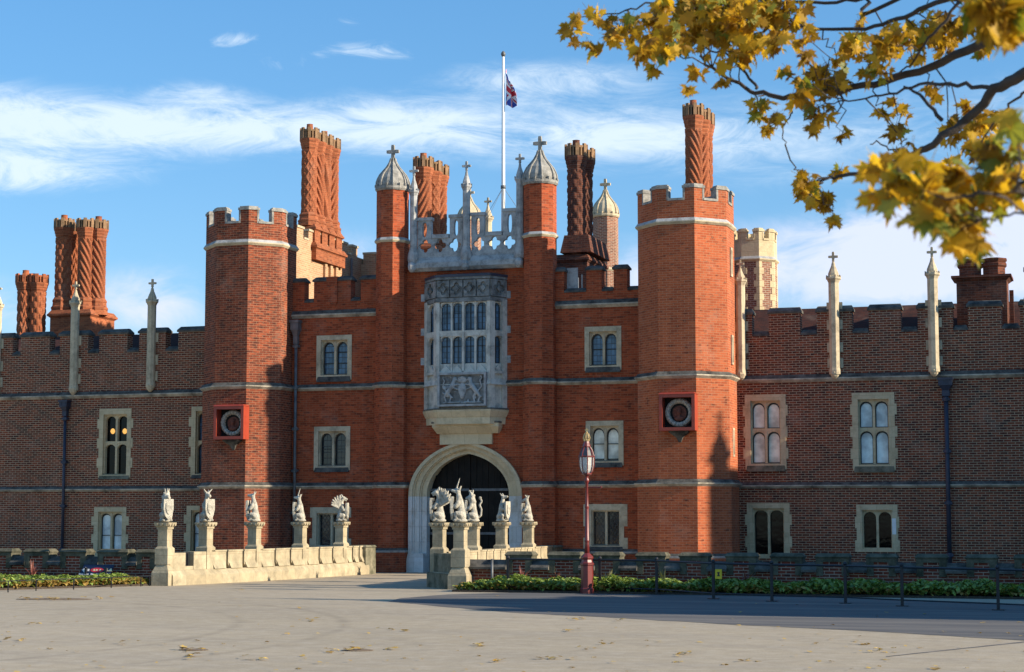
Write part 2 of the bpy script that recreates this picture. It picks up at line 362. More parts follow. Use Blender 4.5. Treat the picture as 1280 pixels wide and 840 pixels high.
# ------------------------------------------------------------------ building pieces
def wall(mb, u0, u1, z0, z1, holes=(), thick=.9, reveal=.26):
    us = sorted({u0, u1, *[h[0] for h in holes], *[h[1] for h in holes]}); zs = sorted({z0, z1, *[h[2] for h in holes], *[h[3] for h in holes]})
    us = [u for u in us if u0-1e-6 <= u <= u1+1e-6]; zs = [z for z in zs if z0-1e-6 <= z <= z1+1e-6]
    for a, b in zip(us, us[1:]):
        for c_, d_ in zip(zs, zs[1:]):
            mu, mz = (a+b)/2, (c_+d_)/2
            if any(h[0] < mu < h[1] and h[2] < mz < h[3] for h in holes): continue
            mb.poly([(a, 0, c_), (b, 0, c_), (b, 0, d_), (a, 0, d_)])
    for h in holes:
        a, b, c_, d_ = h
        mb.poly([(a, 0, c_), (a, reveal, c_), (a, reveal, d_), (a, 0, d_)]); mb.poly([(b, 0, c_), (b, 0, d_), (b, reveal, d_), (b, reveal, c_)])
        mb.poly([(a, 0, d_), (a, reveal, d_), (b, reveal, d_), (b, 0, d_)]); mb.poly([(a, 0, c_), (b, 0, c_), (b, reveal, c_), (a, reveal, c_)])
    if thick: mb.box(u0, u1, reveal+.04, thick, z0, z1)
    mb.poly([(u0, 0, z1), (u1, 0, z1), (u1, reveal+.04, z1), (u0, reveal+.04, z1)])
    mb.poly([(u0, 0, z0), (u0, 0, z1), (u0, reveal+.04, z1), (u0, reveal+.04, z0)]); mb.poly([(u1, 0, z0), (u1, reveal+.04, z0), (u1, reveal+.04, z1), (u1, 0, z1)])
def archpts(u0, u1, zs, h, n=10, p=2.0, point=0):
    out = []
    for i in range(n+1):
        x = -math.cos(math.pi*i/n); y = max(0, 1-abs(x)**p)**(1/p)
        y = (1-point)*y+point*(1-abs(x)); out.append(((u0+u1)/2+(u1-u0)/2*x, zs+h*y))
    return out
def spandrel(mb, u0, u1, zs, h, zt, d0, d1, n=8, p=2.2, mi=None, point=0):
    pts = archpts(u0, u1, zs, h, n, p, point)
    for (a, za), (b, zb) in zip(pts, pts[1:]):
        mb.poly([(a, d0, za), (b, d0, zb), (b, d0, zt), (a, d0, zt)], mi); mb.poly([(a, d0, za), (a, d1, za), (b, d1, zb), (b, d0, zb)], mi)
def archring(mb, inner, outer, d0, d1, mi=None):
    for (a, b), (c_, d_) in zip(zip(inner, inner[1:]), zip(outer, outer[1:])):
        mb.poly([(a[0], d0, a[1]), (b[0], d0, b[1]), (d_[0], d0, d_[1]), (c_[0], d0, c_[1])], mi)
        mb.poly([(a[0], d0, a[1]), (a[0], d1, a[1]), (b[0], d1, b[1]), (b[0], d0, b[1])], mi)
        mb.poly([(c_[0], d0, c_[1]), (d_[0], d0, d_[1]), (d_[0], d1, d_[1]), (c_[0], d1, c_[1])], mi)
def holed(mb, u0, u1, z0, z1, d0, d1, fn, n=32, mi=None):
    cu, cz = (u0+u1)/2, (z0+z1)/2; hu, hz = (u1-u0)/2, (z1-z0)/2
    O, I = [], []
    angs = sorted({2*math.pi*k/n for k in range(n)} | {math.atan2(s*hz, t*hu) % (2*math.pi) for s in (1, -1) for t in (1, -1)})
    for t in angs:
        c_, s_ = math.cos(t), math.sin(t); k = min(hu/abs(c_) if abs(c_) > 1e-6 else 1e9, hz/abs(s_) if abs(s_) > 1e-6 else 1e9)
        O.append((cu+k*c_, cz+k*s_)); x, z = fn(t); I.append((cu+x, cz+z))
    m_ = len(angs)
    for k in range(m_):
        j = (k+1) % m_
        mb.poly([(*O[k][:1], d0, O[k][1]), (I[k][0], d0, I[k][1]), (I[j][0], d0, I[j][1]), (O[j][0], d0, O[j][1])], mi)
        mb.poly([(O[k][0], d1, O[k][1]), (O[j][0], d1, O[j][1]), (I[j][0], d1, I[j][1]), (I[k][0], d1, I[k][1])], mi)
        mb.poly([(I[k][0], d0, I[k][1]), (I[k][0], d1, I[k][1]), (I[j][0], d1, I[j][1]), (I[j][0], d0, I[j][1])], mi)
    for a in range(0, 1):
        mb.poly([(u0, d0, z1), (u1, d0, z1), (u1, d1, z1), (u0, d1, z1)], mi); mb.poly([(u0, d0, z0), (u0, d1, z0), (u1, d1, z0), (u1, d0, z0)], mi)
        mb.poly([(u0, d0, z0), (u0, d0, z1), (u0, d1, z1), (u0, d1, z0)], mi); mb.poly([(u1, d0, z0), (u1, d1, z0), (u1, d1, z1), (u1, d0, z1)], mi)
def quatre(r): return lambda t: (r*(.62+.38*abs(math.cos(2*t)))*math.cos(t), r*(.62+.38*abs(math.cos(2*t)))*math.sin(t))
def lancet(rx, rz): return lambda t: (rx*math.copysign(abs(math.cos(t))**.6, math.cos(t)), rz*math.copysign(abs(math.sin(t))**.9, math.sin(t)))

def window(parent, fr, u0, u1, z0, z1, lights=2, rows=1, jamb=.2, head=.16, foot=.1, pane='gd', stone='stone', teeth=0, sill='dark',
           case=True, arch=.42, mull=.075, sillw=1.0, bars=2, vbar=True, panes=None, transom=None, label=None, blind=None, toothlist=None):
    mb = MB().frame(*fr); a, b = u0+jamb, u1-jamb; c_, d_ = z0+foot, z1-head
    mb.box(u0, a, -.025, .12, z0, z1); mb.box(b, u1, -.025, .12, z0, z1)
    mb.box(a, b, -.025, .12, d_, z1); mb.box(a, b, -.025, .12, z0, c_)
    # chamfered inner order
    j2 = .035
    mb.box(a, a+j2, .07, .22, c_, d_); mb.box(b-j2, b, .07, .22, c_, d_); mb.box(a+j2, b-j2, .07, .22, d_-.04, d_); mb.box(a+j2, b-j2, .07, .22, c_, c_+.03)
    if teeth:
        n = max(3, round((z1-z0)/.34)); hh = (z1-z0)/n
        for k in range(n):
            if toothlist is not None:
                if k not in toothlist: continue
            elif k % 2 == (0 if n % 2 else 1): continue
            t_ = teeth*random.uniform(.75, 1.1)
            mb.box(u0-t_, u0, -.02, .1, z0+hh*k+.004, z0+hh*(k+1)-.004); mb.box(u1, u1+t_, -.02, .1, z0+hh*k+.004, z0+hh*(k+1)-.004)
    ia, ib, ic, id_ = a+j2, b-j2, c_+.03, d_-.04
    lw = (ib-ia-mull*(lights-1))/lights; tr = .09
    if rows == 2:
        zt = transom if transom else (ic+id_)/2+.02; rws = [(ic, zt-tr/2), (zt+tr/2, id_)]
        mb.box(ia, ib, .09, .215, zt-tr/2, zt+tr/2)
    else: rws = [(ic, id_)]
    for k in range(lights-1): mb.box(ia+lw*(k+1)+mull*k, ia+(lw+mull)*(k+1), .085, .218, ic, id_)
    cs = MB().frame(*fr); gl = MB().frame(*fr); bl = MB().frame(*fr)
    for r0, r1 in rws:
        for k in range(lights):
            x0 = ia+(lw+mull)*k; x1 = x0+lw
            if arch: spandrel(mb, x0, x1, r1-lw*arch-.02, lw*arch, r1, .10, .216, 8, 2.1)
            if case:
                t_ = .028
                cs.box(x0, x0+t_, .19, .212, r0, r1); cs.box(x1-t_, x1, .19, .212, r0, r1); cs.box(x0+t_, x1-t_, .19, .212, r0, r0+t_)
                for q in range(1, bars): zz = r0+(r1-r0)*q/bars; cs.box(x0+t_, x1-t_, .195, .212, zz-.012, zz+.012)
                if arch: spandrel(cs, x0+t_, x1-t_, r1-lw*arch-.07, lw*arch, r1-.02, .19, .213, 8, 2.1)
            gl.poly([(x0, .222, r0), (x1, .222, r0), (x1, .222, r1), (x0, .222, r1)])
            if blind: bl.poly([(x0, .2205, r0+blind*(r1-r0)), (x1, .2205, r0+blind*(r1-r0)), (x1, .2205, r1), (x0, .2205, r1)])
    gl.box(ia-.01, ib+.01, .224, .25, ic-.01, id_+.01)
    o = mb.build('window', M_[stone], parent)
    if label: o['label'] = label
    gl.build('pane', M_[pane], o)
    if case: cs.build('casement', M_['case'], o)
    if blind: bl.build('blind', M_['gcurt' if blind < .2 else 'gblindsky'], o)
    if sill:
        s = MB().frame(*fr); w_ = (u1-u0)*(1-sillw)/2
        s.frust((u0+w_+.03, u1-w_-.03, -.09, .05), (u0+w_+.06, u1-w_-.06, .0, .05), z0-.06, z0+foot+.02); s.build('sill', M_[sill], o)
    return (u0+.05, u1-.05, z0+.05, z1-.05)

def string_flat(parent, fr, u0, u1, zc, h=.22, proj=.11, name='string_course', mats=None):
    mb = MB().frame(*fr)
    mb.frust((u0, u1, -proj, .02), (u0, u1, -.015, .02), zc, zc+h*.5, 1)
    mb.box(u0, u1, -proj, .02, zc-h*.16, zc, 0); mb.frust((u0, u1, -.02, .02), (u0, u1, -proj, .02), zc-h*.5, zc-h*.16, 0)
    return mb.build(name, mats or [M_['string'], M_['dark']], parent)
def string_oct(parent, cx, cy, r, zc, h=.22, proj=.11, mats=None, n=8):
    mb = MB(); k = 1/math.cos(math.pi/n); p = proj*k
    mb.lathe(cx, cy, [(r-.05, zc-h*.5, 0), (r+.02, zc-h*.5, 0), (r+p, zc-h*.16, 0), (r+p, zc, 1), (r+.01, zc+h*.5, 1), (r-.05, zc+h*.5, 0)], n, R(22.5), caps=False)
    return mb.build('string_course', mats or [M_['string'], M_['dark']], parent)
def coping(mb, u0, u1, d0, d1, z, h=.16, over=.05, mi=None):
    mb.box(u0-over, u1+over, d0-over, d1+over, z, z+h*.35, mi)
    mb.frust((u0-over, u1+over, d0-over, d1+over), (u0+.02, u1-.02, (d0+d1)/2-.06, (d0+d1)/2+.06), z+h*.35, z+h, mi)
def battlement(brick, cope, merlons, u0, u1, zb, zc, zt, d0=0, d1=.38, ch=.17):
    # solid breast from zb to zc(u), merlons up to zt(u)
    fz = (lambda f, u: f(u) if callable(f) else f)
    brick.box(u0, u1, d0+.001, d1, zb, min(fz(zc, u0), fz(zc, u1)))
    edge = u0
    def one(*a): m_ = MB(); m_.T = brick.T; coping(m_, *a); cope.append(m_)
    for a, b in merlons:
        z_c, z_t = fz(zc, (a+b)/2), fz(zt, (a+b)/2)
        brick.box(a, b, d0-.002, d1-.001, min(fz(zc, u0), fz(zc, u1))-.25, z_t-ch*.8)
        one(a, b, d0, d1, z_t-ch, ch, .045)
        if a > edge+.05: one(edge+.05, a-.05, d0+.01, d1-.01, fz(zc, (edge+a)/2)-.03, ch*.9, .04)
        edge = b
    if u1 > edge+.1: one(edge+.05, u1-.05, d0+.01, d1-.01, fz(zc, u1)-.03, ch*.9, .04)

def tower_crown(parent, cx, cy, r, zs, zc, zt, a=.30, t=.3, stone='lead', rot=22.5, bm_='stonec'):
    """merlons that wrap each corner of an octagon, with stone-edged crenels"""
    st = MB(); br = MB(); ap = r*math.cos(math.pi/8)
    br.lathe(cx, cy, [(r, zs), (r, zc)], 8, R(rot))
    V = [Vector((cx+r*math.cos(R(rot)+k*math.pi/4), cy+r*math.sin(R(rot)+k*math.pi/4))) for k in range(8)]
    side = (V[1]-V[0]).length
    for k in range(8):
        p, q, nx = V[k], V[k-1], V[(k+1) % 8]
        e1 = (q-p).normalized(); e2 = (nx-p).normalized(); inn = (Vector((cx, cy))-p).normalized(); n1 = Vector((cx, cy))-(p+q)/2; n1.normalize(); n2 = Vector((cx, cy))-(p+nx)/2; n2.normalize()
        A = a*side
        def ring(off, A_, tt):      # off: outwards
            kk = off/math.cos(math.pi/8)
            return [p+e1*A_-n1*off, p-inn*kk, p+e2*A_-n2*off, p+e2*A_+n2*tt, p+inn*(tt/math.cos(math.pi/8)), p+e1*A_+n1*tt]
        pr = ring(0, A, t); pr = [(v.x, v.y) for v in pr]
        br.prism(pr, zc-.01, zt-.1)
        st.prism([(v.x, v.y) for v in ring(.035, A+.03, t+.03)], zt-.1, zt-.02); st.prism([(v.x, v.y) for v in ring(.0, A-.02, t-.03)], zt-.02, zt+.03)
        for e, n_ in ((e1, n1), (e2, n2)):      # pale stone up each side of the merlon
            b0, b1 = p+e*(A-.055)-n_*.012, p+e*(A+.012)-n_*.012; b2, b3 = b1+n_*(t+.02), b0+n_*(t+.02)
            quad = [b0, b1, b2, b3]
            if (b1-b0).cross(b2-b1) < 0: quad = quad[::-1]
            st.prism([(v.x, v.y) for v in quad], zc-.02, zt-.1)
        m0, m1 = p+e2*(A-.01)-n2*.03, nx-e2*(A-.01)-n2*.03
        quad = [m0, m1, m1+n2*(t+.06), m0+n2*(t+.06)]
        if (quad[1]-quad[0]).cross(quad[2]-quad[1]) < 0: quad = quad[::-1]
        st.prism([(v.x, v.y) for v in quad], zc-.03, zc+.045)
    o = br.build('battlement', M_[bm_], parent); st.build('coping', M_[stone], o); return o

def cross_finial(mb, x, y, z, s=.3, mi=None):
    mb.lathe(x, y, [(s*.16, z), (s*.11, z+s*.15), (s*.2, z+s*.2), (s*.11, z+s*.25)], 6, 0, mi)
    w_ = s*.19; zc = z+s*.78
    mb.box(x-w_*.8, x+w_*.8, y-w_*.6, y+w_*.6, z+s*.2, z+s*1.28, mi)
    mb.box(x-s*.48, x+s*.48, y-w_*.6-.002, y+w_*.6+.002, zc-w_*.8, zc+w_*.8, mi)
    for dx, dz in ((-s*.48, 0), (s*.48, 0), (0, s*.5)):
        mb.box(x+dx-s*.13, x+dx+s*.13, y-w_*.6-.005, y+w_*.6+.005, zc+dz-s*.13, zc+dz+s*.13, mi)
def pinnacle(mb, x, y, z0, zcap, ztop, r, mi=None, rot=R(22.5)):
    h = ztop-zcap
    mb.lathe(x, y, [(r*1.1, z0), (r*1.1, z0+.12), (r, z0+.2), (r, zcap-.12), (r*1.25, zcap-.03), (r*1.45, zcap), (r*1.45, zcap+.05), (r*1.05, zcap+.09),
                    (r*1.0, zcap+h*.22), (r*.72, zcap+h*.36), (r*.42, zcap+h*.5), (r*.28, zcap+h*.64)], 8, rot, mi)
    for k in range(8):                           # crockets on the little spire
        t = rot+k*math.pi/4; mb.box(x+r*1.3*math.cos(t)-.02, x+r*1.3*math.cos(t)+.02, y+r*1.3*math.sin(t)-.02, y+r*1.3*math.sin(t)+.02, zcap+.05, zcap+.12, mi)
    cross_finial(mb, x, y, zcap+h*.62, h*.38/1.28*1.0, mi)
def dome(parent, name, x, y, r, zb, zt, mat_):
    """ribbed ogee dome of stone with a cross on top"""
    mb = MB(); h = zt-zb
    prof = [(r*1.02, zb-.02), (r*1.1, zb+.04), (r*1.1, zb+.12), (r*1.0, zb+.14), (r*1.02, zb+.18), (r*1.0, zb+h*.2), (r*.93, zb+h*.27), (r*.80, zb+h*.36), (r*.58, zb+h*.45), (r*.36, zb+h*.54), (r*.20, zb+h*.64), (r*.12, zb+h*.73)]
    mb.lathe(x, y, prof, 16, R(22.5), 0)
    for k in range(8):
        t = R(22.5)+k*math.pi/4
        mb.tube([(x+(q+.015)*math.cos(t), y+(q+.015)*math.sin(t), z) for q, z in prof[4:]], .028, 5)
        for s_ in (0, .5):
            t2 = t+s_*math.pi/4; mb.box(x+r*1.06*math.cos(t2)-.03, x+r*1.06*math.cos(t2)+.03, y+r*1.06*math.sin(t2)-.03, y+r*1.06*math.sin(t2)+.03, zb+.12, zb+.21)
    o = mb.build(name, M_[mat_], parent)
    f = MB(); cross_finial(f, x, y, zb+h*.70, h*.30/1.28); f.build('cross_finial', M_[mat_], o); return o

def tri(x): x = x % 1; return abs(x*2-1)
def shaft_fn(kind, r, seed=0):
    ph = seed*.37
    def f(t, z):
        a = t/(2*math.pi)
        if kind == 'spiral': return 1+.24*(tri(a*10+z*2.6+ph)-.5)
        if kind == 'spiralback': return 1+.24*(tri(a*10-z*2.6+ph)-.5)
        if kind == 'flute': return 1+.22*(tri(a*6+z*.75+ph)-.5)
        if kind == 'lattice': return 1+.14*(max(tri(a*8+z*2.6), tri(a*8-z*2.6))**3)
        if kind == 'hex': return 1+.13*(max(math.sin(2*math.pi*(a*7+ph))*math.sin(2*math.pi*z*2.1), 0)**.4)
        if kind == 'zig': return 1+.18*(tri(z*2.4+abs(tri(a*5)-.5)*1.2)-.5)
        return 1
    return f
def chimney(parent, base_boxes, shafts, mat_='chim', capmat='lichen', label=None):
    """base plinth > shafts with carved pattern, each with a flared battlemented crown"""
    b = MB()
    for (x0, x1, y0, y1, z0, z1, fl) in base_boxes:
        b.box(x0, x1, y0, y1, z0, z1-.001)
        if fl: b.frust((x0, x1, y0, y1), (x0-fl, x1+fl, y0-fl, y1+fl), z1, z1+fl*.9); b.box(x0-fl-.02, x1+fl+.02, y0-fl-.02, y1+fl+.02, z1+fl*.9+.001, z1+fl*.9+.08); b.frust((x0-fl, x1+fl, y0-fl, y1+fl), (x0+.02, x1-.02, y0+.02, y1-.02), z1+fl*.9+.082, z1+fl*1.8+.16)
    o = b.build('chimney', M_[mat_], parent)
    if label: o['label'] = label
    for i, (x, y, r, z0, zs0, zs1, zt, kind) in enumerate(shafts):
        s = MB(); n = 64
        s.lathe(x, y, [(r*1.5, z0), (r*1.46, z0+(zs0-z0)*.3), (r*1.52, z0+(zs0-z0)*.33), (r*1.52, z0+(zs0-z0)*.42), (r*1.34, z0+(zs0-z0)*.5), (r*1.28, z0+(zs0-z0)*.72), (r*1.34, z0+(zs0-z0)*.75), (r*1.34, z0+(zs0-z0)*.84), (r*1.1, zs0)], 8, R(22.5))
        m = max(8, int((zs1-zs0)/.045)); s.lathe(x, y, [(r, zs0+(zs1-zs0)*k/m) for k in range(m+1)], n, 0, rfn=shaft_fn(kind, r, i))
        so_ = s.build('chimney_shaft', M_[mat_], o)
        c_ = MB(); h = zt-zs1
        c_.lathe(x, y, [(r*1.06, zs1-.06), (r*1.12, zs1), (r*1.12, zs1+.05), (r*1.02, zs1+.06), (r*1.16, zs1+h*.16), (r*1.16, zs1+h*.22), (r*1.26, zs1+h*.30), (r*1.26, zs1+h*.36), (r*1.38, zs1+h*.46), (r*1.38, zs1+h*.54)], 8, R(22.5), 1)
        c_.lathe(x, y, [(r*1.12, zs1+h*.53), (r*1.12, zs1+h*.90)], 8, R(22.5), 2)
        for k in range(16):
            t = R(22.5)+k*math.pi/8; rr = r*1.34*(1 if k % 2 == 0 else math.cos(math.pi/8)); w_ = r*(.22 if k % 2 == 0 else .09)
            c_.frame(x+rr*math.cos(t), y+rr*math.sin(t), t+math.pi/2)
            c_.box(-w_, w_, -r*.03, r*.24, zs1+h*.54, zs1+h*(1.0 if k % 2 == 0 else .86), 0)
        c_.T = None
        c_.lathe(x, y, [(r*1.10, zs1+h*.84), (r*1.37, zs1+h*.84), (r*1.37, zs1+h*.92), (r*1.10, zs1+h*.92)], 8, R(22.5), 0)
        if i % 2 == 0: c_.lathe(x, y, [(r*.5, zs1+h*.9), (r*.42, zt+.14), (r*.46, zt+.16), (r*.3, zt+.17)], 12, 0, 1)
        c_.build('chimney_crown', [M_[capmat], M_[mat_], M_['void']], o)
    return o

def downpipe(parent, x, y, z0, ztop, hop=.34, r=.055, mat_='pipe', hopw=.3):
    mb = MB(); mb.smooth = True; mb.tube([(x, y-.12, z0), (x, y-.12, ztop-hop)], r, 10); mb.smooth = False
    o = mb.build('downpipe', M_[mat_], parent)
    h = MB(); hw = hopw/2
    h.box(x-hw, x+hw, y-.30, y-.002, ztop-hop*.45, ztop); h.box(x-hw-.03, x+hw+.03, y-.33, y-.004, ztop-hop*.1, ztop+.015)
    h.frust((x-hw*.45, x+hw*.45, y-.2, y-.05), (x-hw*.9, x+hw*.9, y-.28, y-.003), ztop-hop*.75, ztop-hop*.46); h.box(x-hw*.55, x+hw*.55, y-.2, y-.02, ztop-hop*1.1, ztop-hop*.75)
    for k in (-1, 1): h.box(x+k*hw*.5-.02, x+k*hw*.5+.02, y-.315, y-.3, ztop-hop*.4, ztop-hop*.12)
    h.build('hopper', M_[mat_], o)
    n = max(2, int((ztop-hop-z0)/1.35))
    for k in range(n+1):
        z = z0+.25+(ztop-hop-z0-.4)*k/n
        b = MB(); b.box(x-r-.045, x+r+.045, y-.19, y-.006, z-.035, z+.035); b.lathe(x, y-.12, [(r+.02, z-.07), (r+.03, z-.05), (r+.03, z+.05), (r+.02, z+.07)], 10, 0); b.build('bracket', M_[mat_], o)
    return o

# ================================================================== ground
gm, t, b = newmat('forecourt_gravel'); tcn = t.nodes.new('ShaderNodeTexCoord'); ob = tcn.outputs['Object']
n1 = noise(t, ob, .12, 5, .6); n2 = noise(t, ob, 38, 4, .75); n3 = noise(t, mapping(t, ob, (.05, .9, 1)), 1, 5, .6); n4 = noise(t, ob, .9, 4, .6); n5 = noise(t, ob, 3.2, 6, .75)
col = mix(t, rng(t, n1, .3, .7), (.42, .345, .235), (.52, .43, .305)); col = mix(t, rng(t, n2, .38, .66, 0, .7), col, (.27, .23, .175))
n6 = noise(t, ob, 1.1, 7, .8); col = mix(t, rng(t, n6, .50, .70, 0, .5), col, (.25, .21, .16))
col = mix(t, rng(t, n3, .42, .7, 0, .6), col, (.32, .275, .215)); col = mix(t, rng(t, n4, .55, .75, 0, .42), col, (.28, .24, .19)); col = mix(t, rng(t, n5, .46, .72, 0, .5), col, (.54, .475, .38))
sx_ = t.nodes.new('ShaderNodeSeparateXYZ'); t.links.new(ob, sx_.inputs[0])
def M2(op, a, b_=None): return math_(op, a, b_, None, t)
for (ax, ay, r1_, r2_) in ((-6, -34, 13.2, 15.0), (4, -52, 27.5, 29.2), (18, -40, 21.0, 22.8)):
    dd = M2('SQRT', M2('ADD', M2('POWER', M2('SUBTRACT', sx_.outputs[0], ax), 2), M2('POWER', M2('SUBTRACT', sx_.outputs[1], ay), 2)))
    for rr_ in (r1_, r2_):
        k_ = M2('MULTIPLY', rng(t, M2('ABSOLUTE', M2('SUBTRACT', dd, rr_)), .02, .16, .34, 0), rng(t, n4, .35, .6, 0, 1))
        col = mix(t, k_, col, (.20, .17, .13))
t.links.new(col, b.inputs['Base Color']); b.inputs['Roughness'].default_value = .95; b.inputs['Specular IOR Level'].default_value = .15
bump(t, b, math_('ADD', n2, math_('MULTIPLY', n5, .6, None, t), None, t), .006, .5)
mb = MB(); mb.poly([(-900, -500, 0), (900, -500, 0), (900, 1200, 0), (-900, 1200, 0)]); g = mb.build('ground', gm); g['kind'] = 'structure'
rm, t, b = newmat('worn_asphalt'); tcn = t.nodes.new('ShaderNodeTexCoord'); ob = tcn.outputs['Object']
n1 = noise(t, ob, .5, 5, .65); n2 = noise(t, ob, 45, 3, .7); n3 = noise(t, mapping(t, ob, (.12, 1.6, 1)), 1, 6, .65)
col = mix(t, rng(t, n1, .3, .7), (.075, .073, .073), (.115, .11, .104)); col = mix(t, rng(t, n2, .35, .7, 0, .5), col, (.07, .07, .072)); col = mix(t, rng(t, n3, .46, .66, 0, .7), col, (.22, .195, .165))
t.links.new(col, b.inputs['Base Color']); b.inputs['Roughness'].default_value = .85
bump(t, b, n2, .006, .5)
mb = MB()
lower = [G(*p) for p in [(486, 752), (560, 759), (640, 766), (760, 772), (900, 780), (1100, 790), (1280, 801), (1420, 812)]]
upper = [G(*p) for p in [(1420, 762), (1280, 757), (1100, 749), (900, 743), (740, 741), (640, 741), (560, 743), (500, 748)]]
pts = []
random.seed(3)
for (x0, y0), (x1, y1) in zip(lower, lower[1:]):
    for k in range(6): f_ = k/6; pts.append((x0+(x1-x0)*f_, y0+(y1-y0)*f_+random.uniform(-.06, .06), .004))
pts.append((*lower[-1], .004)); pts += [(x, y, .004) for x, y in upper]
mb.poly(pts); rd = mb.build('road', rm); rd['kind'] = 'structure'
mb = MB(); q0, q1 = G(1108, 820.5), G(1300, 800); q2 = G(1300, 801.2); q3 = G(1108, 821.3); mb.poly([(*q3, .0035), (*q2, .0035), (*q1, .0035), (*q0, .0035)]); tj = mb.build('road_joint', rm); tj['kind'] = 'structure'
soil = plain('bed_soil', (.055, .04, .028), .95, var=.5, scale=14, bmp=.03)
mb = MB(); mb.box(4.9, 34, -14.78, -13.02, -.02, .05); mb.prism([(-34, -19.6), (-7.2, -19.6), (-6.15, -17.3), (-4.0, -13.2), (-3.95, -13.02), (-34, -13.02)], -.02, .05); fb = mb.build('flower_bed', soil); fb['kind'] = 'structure'
# ================================================================== the gatehouse
GH = thing('gatehouse', 'red brick Tudor gatehouse with two octagonal towers, an oriel window and an arched gate', 'gatehouse', (0, 0, 0))
Z1, Z2 = 2.87, 6.20
TL, TR, TY, TRAD = -7.74, 7.56, -.34, 1.55
def tower(cx, zst, zc, zt):
    mb = MB(); r = TRAD
    mb.lathe(cx, TY, [(r+.11, 0), (r+.11, .60), (r+.07, .68), (r+.07, Z1), (r+.035, Z1+.02), (r+.035, Z2), (r, Z2+.02), (r, zst)], 8, R(22.5))
    o = mb.build('tower', M_['redL' if cx < 0 else 'redT'], GH)
    string_oct(o, cx, TY, r+.05, Z1); string_oct(o, cx, TY, r+.02, Z2); string_oct(o, cx, TY, r, zst, .2, .08, [M_['stone'], M_['grey']])
    string_oct(o, cx, TY, r+.08, .62, .16, .05, [M_['grey'], M_['dark']])
    tower_crown(GH, cx, TY, r, zst, zc, zt, bm_='redL' if cx < 0 else 'redT')
    return o
zf = TY-TRAD*.924
tl = tower(TL, ZP(313, 302, zf), ZP(313, 277, zf), ZP(313, 258, zf)); tr_ = tower(TR, ZP(850, 276, zf), ZP(850, 249, zf), ZP(850, 231, zf))
for ang, zz in ((0, [(310, 346), (419, 456), (535, 571), (631, 667)]),):
    for ya, yb in zz:                            # arrow-slit windows on the side of the right tower facing the sun
        z0, z1 = ZP(912, yb, TY), ZP(912, ya, TY); m_ = MB().frame(TR+TRAD*.924+.02, TY-.02, math.pi/2)
        m_.box(-.13, -.05, -.03, .1, z0, z1); m_.box(.05, .13, -.03, .1, z0, z1); m_.box(-.05, .05, -.03, .1, z0, z0+.07); m_.box(-.05, .05, -.03, .1, z1-.07, z1)
        s_ = m_.build('slit_window', M_['stone'], tr_); m2 = MB().frame(TR+TRAD*.924+.02, TY-.02, math.pi/2); m2.box(-.05, .05, -.012, .05, z0+.07, z1-.07); m2.build('pane', M_['gd'], tr_)

# turrets either side of the oriel
def turret(cx, zbase, ztop, zband):
    mb = MB(); r = .545; cy = -.08
    mb.lathe(cx, cy, [(r+.10, 0), (r+.10, .66), (r+.05, .74), (r+.05, Z1), (r+.03, Z1+.02), (r+.03, Z2), (r, Z2+.02), (r, zbase)], 8, R(22.5))
    o = mb.build('turret', M_['red'], GH)
    string_oct(o, cx, cy, r+.05, Z1, .2, .07); string_oct(o, cx, cy, r+.03, Z2, .2, .07); string_oct(o, cx, cy, r, zband, .17, .06, [M_['stone'], M_['grey']]); string_oct(o, cx, cy, r+.07, .72, .16, .06, [M_['grey'], M_['dark']])
    dome(o, 'dome', cx, cy, r, zbase, ztop, 'lead'); return o
UL, UR = XP(489.5, -.08, 480), XP(675.5, -.08, 480)
turret(UL, ZP(489, 238, -.3), ZP(489, 183, -.1), ZP(489, 299, -.6)); turret(UR, ZP(676, 230, -.3), ZP(676, 172, -.1), ZP(676, 292, -.6))

# recessed walls
fr0 = (0, 0, 0)
xa, xb = XP(360, 0), XP(480, 0); xc, xd = XP(690, 0), XP(805, 0)
zpl, zpr = ZP(420, 392, 0), ZP(745, 379.5, 0)
holes = []
def gwin(p, **k):
    x0, x1, y0, y1 = p; cx = (x0+x1)/2
    return window(GH, fr0, XP(x0, -.02), XP(x1, -.02), ZP(cx, y1, -.02), ZP(cx, y0, -.02), **k)
hl = [gwin((395, 439, 419, 475), jamb=.155, foot=.17, pane='gblue', bars=3, arch=.6), gwin((393, 438, 533, 588), jamb=.155, foot=.14, pane='gdl', arch=.6),
      gwin((392, 437, 634, 686), jamb=.155, pane='gdia', teeth=.1, arch=0, foot=.08, sill='stone', case=False, toothlist=(0, 3), head=.2)]
mb = MB(); wall(mb, xa, xb, 0, zpl, hl); mb.build('wall', M_['red'], GH)
hr = [gwin((731, 777, 408, 463), jamb=.155, foot=.16, pane='gblue', arch=.6), gwin((732, 779, 526, 582), jamb=.155, foot=.14, pane='gdl', arch=.6, blind=.06),
      gwin((733, 779, 630, 686), jamb=.15, pane='gdia', teeth=.13, arch=0, foot=.1, sill='dark', case=True, bars=1, toothlist=(0, 2, 3), head=.2)]
mb = MB(); wall(mb, xc, xd, 0, zpr, hr); mb.build('wall', M_['red'], GH)
for a, b, zp in ((xa, xb, zpl), (xc, xd, zpr)):
    string_flat(GH, fr0, a, b, Z1); string_flat(GH, fr0, a, b, Z2); string_flat(GH, fr0, a, b, zp, .26); string_flat(GH, fr0, a, b, .72, .16, .07, mats=[M_['grey'], M_['dark']])
def par(ms, u0, u1, zb, zc, zt, extra=None):
    br, cp_ = MB(), []; battlement(br, cp_, ms, u0, u1, zb, zc, zt)
    if extra: extra(br, cp_)
    o = br.build('battlement', M_['red'], GH)
    for c_ in cp_: c_.build('coping', M_['dark'], o)
X0 = lambda *xs: [XP(x, 0, 360) for x in xs]
